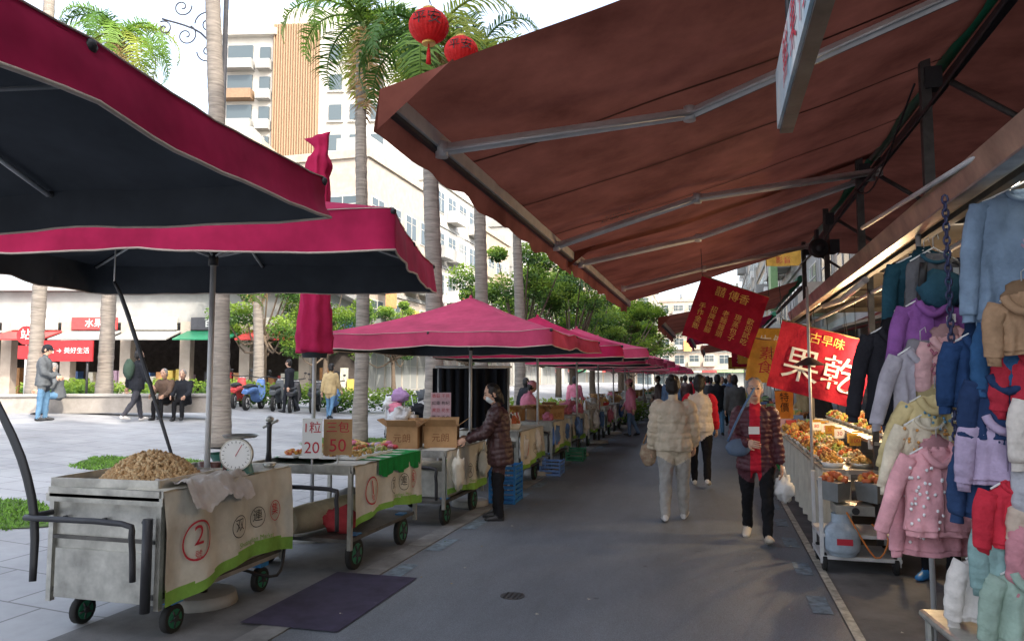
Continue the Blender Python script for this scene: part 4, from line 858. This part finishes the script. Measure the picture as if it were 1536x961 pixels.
# ---------------------------------------------------------------- lanterns, lamp post, signs
redl=cloth('lantern_red',(.6,.03,.03),trans=.35,rough=.6,bump=0); gold=mat('gold_trim',(.6,.4,.1),rough=.4,metal=.5)
def lantern(x,y,z,r=.26):
    B=MB(); n=24; P=[];Rr=[]
    for i in range(15):
        th=math.pi*(.1+.8*i/14); P.append((0,0,-math.cos(th)*r*.85)); Rr.append(math.sin(th)*r)
    V=[]
    for i,p in enumerate(P):
        for k in range(n*2): q=Rr[i]*(1-.03*(k%2)); a=k*math.pi/n; V.append((q*math.cos(a),q*math.sin(a),p[2]))
    F=[(i*n*2+k,i*n*2+(k+1)%(n*2),(i+1)*n*2+(k+1)%(n*2),(i+1)*n*2+k) for i in range(14) for k in range(n*2)]; B.add(V,F,redl,False)
    for sz in(-1,1): B.cyl((0,0,sz*r*.8),(0,0,sz*r*.92),r*.33,gold,n=16)
    B.cyl((0,0,-r*.9),(0,0,-r*1.15),.012,redl); B.tube([(0,0,-r*1.15),(0,0,-r*1.9)],[.02,.035],redl,n=8); B.cyl((0,0,r*.9),(0,0,r*1.4),.004,black,n=5)
    B.text('平安',.2,blktxt,lambda a,b:Vector((math.sin(a/r)*r*1.02,-math.cos(a/r)*r*1.02,b*.9))); B.done('red_lantern',(x,y,z),PHI)
lantern(*CW(-1.07,9.2),6.1); lantern(*CW(-.80,11.3),6.72,.27)
B=MB(); a=Vector((*CW(-1.42,13),8.2)); b=Vector((*CW(-.7,5.5),7.0)); c=Vector((*CW(-1.07,9.2),6.46)); B.tube([a,Vector((*CW(-.80,11.3),7.1)),c,b],.006,black,n=5,rep=5)
B.tube([b,Vector((*CW(1.5,0),8)),],.006,black,n=5); B.done('lantern_cable')
for k in range(4): lantern(.2-.3*k,20+k*6,3.6,.2)
B=MB(); 
def spiral(c,r,turn,dirx,st=0):
    P=[]
    for k in range(30):
        t=k/29; a=st+turn*2*math.pi*t; q=r*(1-t*.85); P.append((c[0]+dirx*q*math.cos(a),0,c[2]+q*math.sin(a)))
    B.tube(P,.014,dkmetal,n=6)
B.cyl((0,0,0),(0,0,9.4),.05,dkmetal)
for sx in(-1,):
    B.tube([(0,0,7.6),(sx*.5,0,8.3),(sx*1.3,0,8.6)],.02,dkmetal,n=6,rep=5); spiral((sx*.35,0,8.5),.28,1.4,sx); spiral((sx*.8,0,8.25),.22,1.4,sx,2); spiral((sx*.35,0,7.9),.22,-1.3,sx); spiral((sx*.9,0,8.85),.2,1.3,sx,3); spiral((sx*1.25,0,8.4),.16,1.3,sx,1)
B.done('street_lamp',(*CW(-5.85,14.6),.3),PHI)
def bigsign(X,Y,z,w,h,txt,size,m,name):
    B=MB(); x,y=CW(X,Y); B.box((0,0,0),(w,.06,h),m); B.textp(txt,size,whtxt,(0,-.036,0),(1,0,0),(0,0,1))
    for sx in(-1,1): B.cyl((sx*w*.4,.05,-z+gz(x)),(sx*w*.4,.05,h/2),.03,dkmetal)
    B.done(name,(x,y,z),PHI)
signred=mat('sign_red',(.42,.025,.03),rough=.5)
bigsign(-11.9,19.6,2.3,1.6,.55,'下一站 → 美好生活',.17,signred,'direction_sign'); 
B=MB(); B.cyl((0,0,2.0),(0,-.05,2.0),.25,signred,n=24); B.cyl((0,0,0),(0,0,2.1),.03,alu); B.box((0,-.03,1.55),(.4,.03,.35),signred); B.textp('站',.3,whtxt,(0,-.056,2.0),(1,0,0),(0,0,1)); B.done('round_sign',(*CW(-12.8,19.5),.71),PHI)

# ---------------------------------------------------------------- buildings
glass=mat('window_glass',(.06,.08,.09),rough=.12,spec=.6,scale=0); fr=mat('window_frame',(.42,.41,.38),rough=.5,scale=0); tile=mat('wall_tile',(.34,.29,.24),rough=.6,scale=2,var=.15); tile2=mat('wall_cream',(.36,.30,.22),rough=.7,scale=1.5); tile3=mat('wall_grey',(.28,.28,.27),rough=.7,scale=1); brn=mat('wall_brown',(.2,.13,.08),rough=.7); shut=mat('shutter',(.25,.26,.25),rough=.5,scale=0)
def building(name,cx,cy,w,d,h,rz,wall,fl=3.2,bay=2.6,z0=0,balc=.35,faces=(0,1,2,3),aw=True):
    B=MB(); B.box((0,0,h/2),(w,d,h),wall); B.box((0,0,h+.25),(w+.3,d+.3,.5),wall); B.box((w*.2,0,h+1.5),(w*.25,d*.3,2.4),tile3); B.tube([(-w*.25,0,h+.5),(-w*.25,0,h+2)],.7,steel,n=14)
    nf=int(h/fl); rnd=random.Random(int(abs(cx*7+cy)))
    for f in faces:
        L=w if f%2==0 else d; off=(d if f%2==0 else w)/2; R=Matrix.Rotation(f*math.pi/2,3,'Z'); nb=max(1,int(L/bay))
        for i in range(nf):
            zc=i*fl+fl*.55
            if i>0: B.box(R@Vector((0,-off-.04,i*fl)),((L,.1,.25) if f%2==0 else (.1,L,.25)),tile3)
            for k in range(nb):
                x=-L/2+(k+.5)*L/nb; ww=L/nb*.62; hh=fl*.48
                if i==0: ww=L/nb*.85;hh=fl*.7;zc=fl*.42
                def bx(dx,dy,dz,sz,m):
                    B.box(R@Vector((x+dx,-off+dy,zc+dz)),sz,m,R=R)
                bx(0,-.02,0,(ww+.16,.08,hh+.16),fr); bx(0,-.045,0,(ww,.08,hh),glass if i>0 or rnd.random()<.4 else shut)
                bx(0,-.08,0,(.05,.06,hh),fr); bx(0,-.08,hh*.18,(ww,.05,.04),fr)
                if i>0 and rnd.random()<balc:
                    bx(0,-.45,-hh*.55,(ww+.5,.8,.9),wall if rnd.random()<.5 else tile3)
                    if rnd.random()<.6:
                        for q in range(6): bx(-ww*.5+q*ww*.2,-.83,hh*.15,(.03,.03,hh*.8),fr)
                        bx(0,-.83,hh*.56,(ww+.3,.04,.05),fr)
                elif i>0 and rnd.random()<.4: bx(ww*.3,-.3,-hh*.75,(.8,.4,.55),white)
                if i==0 and aw: B.box(R@Vector((x,-off-.7,fl*.85)),(L/nb*.95,1.4,.05),random.choice([gm[0],gm[4],greenp,tile3,gm[3]]),R=R@Matrix.Rotation(rad(14),3,'X'))
        if rnd.random()<.8:
            for q in range(2):
                sz=rnd.choice([(1.0,.3,3.2),(1.4,.3,2.0)]); B.box(R@Vector((rnd.uniform(-.4,.4)*L,-off-.95,rnd.uniform(4,h*.6))),sz,rnd.choice(gm),R=R)
    return B.done(name,(cx,cy,z0),rz)
x,y=CW(-19.5,74); 
B=MB(); wt=mat('tower_white',(.45,.43,.39),rough=.6,scale=.6,var=.12)
B.box((0,0,17),(17,12,34),wt); B.box((-1.5,0,35.6),(13,10,3.2),wt); B.box((-5.4,-6.2,34.2),(6,1,.6),wt)
B.box((-.6,-6.15,26.5),(4.4,.3,17),brn)
for k in range(18): B.box((-2.65+k*.242,-6.38,26.5),(.08,.16,17),mat('louvre',(.3,.2,.125),scale=0))
for i in range(11):
    z=2+i*2.9; B.box((-6,-6.05,z+1.3),(2.4,.3,1.5),glass); B.box((-6,-6.5,z),(2.8,1.1,.9),brn if i%2 else tile3); B.box((-3.6,-6.4,z),(1.3,.9,.9),tile3); B.box((-3.6,-6.05,z+1.2),(1.0,.3,1.3),glass); B.box((-7.8,-6.3,z+.6),(.3,.6,2.2),brn)
    for x_ in(3.2,5.2,7.2): B.box((x_,-6.05,z+1.2),(1.2,.2,1.5),glass); B.box((x_,-6.1,z+.3),(1.6,.35,.15),fr)
B.done('louvred_tower',(x,y,0),PHI-.05)
building('apartment_block',*CW(-13.5,62),13,10,15.5,PHI+.1,tile,z0=.5,balc=.5)
building('apartment_block',*CW(-26,64),11,10,20,PHI,tile2,z0=.5)
building('white_office_block',*CW(-9,70),9,10,19,PHI,wt,z0=.5)
for i,(s,hh,wl) in enumerate(((46,14.5,tile),(57,16,wt),(68,14.5,tile2),(80,17,tile3),(93,15,tile),(107,18,wt))):
    building('street_building',-25.2,s,10,10.6,hh,math.pi/2*0,wl,z0=.6,faces=(0,1),balc=.6)
for i,(s,hh,wl) in enumerate(((-6,19,tile3),(8,20,tile2),(21,19,tile),(34,20,tile3),(47,16,wt),(60,18,tile2),(74,15,tile),(90,19,tile3))):
    building('shop_house',9.2,s,11,12.6 if i<4 else 13.5,hh,0,wl,faces=(3,0),balc=.4,aw=i>1)
building('end_building',2,150,30,12,16,0,tile,balc=.5); building('end_building',-20,135,20,12,22,0,tile2)
B=MB(); hx,hy=CW(-26,36)
B.box((0,4,4.3),(34,8,1.5),tile3); B.box((0,4,5.2),(35,9,.25),tile3); B.box((0,7.8,2),(34,.3,4),dkwall)
for k in range(12):
    xx=-16+k*2.9; B.box((xx,.2,1.8),(.5,.5,3.6),tile); B.box((xx+1.4,-.8,2.9),(2.6,1.8,.06),random.choice([greenp,tile3,greenp,tile,gm[0]]),R=Matrix.Rotation(rad(16),3,'X')); B.box((xx+1.4,-.12,3.5),(2.2,.1,.6),random.choice(gm)); 
    for q in range(6): B.box((xx+.5+q*.38,1.0+random.random(),.5),(.3,.5,random.uniform(.6,1.8)),random.choice(gm))
    B.textp(random.choice(['美食','百貨','服飾','水果']),.45,whtxt,(xx+1.4,-.19,3.5),(1,0,0),(0,0,1))
B.done('market_hall',(hx,hy,.71),PHI)
for i in range(8):
    s=13.6+i*3.2; B=MB(); B.box((0,0,.72),(1.0,2.4,.05),steel)
    for sx in(-1,1):
        for sy in(-1,1): B.box((sx*.46,sy*1.1,.35),(.04,.04,.7),steel)
    B.sheet(lambda u,v:Vector((-.52-.015*math.sin(u*50),-1.2+2.4*u,.74-.6*v)),40,4,random.choice([wcloth,redc,gct,bluec]))
    for k in range(16): 
        if random.random()<.5: B.box((random.uniform(-.4,.4),random.uniform(-1,1),.84),(.16,.2,random.uniform(.08,.25)),random.choice(gm))
        else: heap(B,(random.uniform(-.35,.35),random.uniform(-1,1),.75),.14,.14,.1,.035,[random.choice(food)],16)
    B.done('market_stall_table',(1.5,s,0))
    if i%2==0: roadbanner('red_banner',1.0,s,2.2,.8,.5,random.choice([redb,yelb]),[('生鮮',.25,0,0,whtxt)])
print('objects',len(bpy.data.objects))
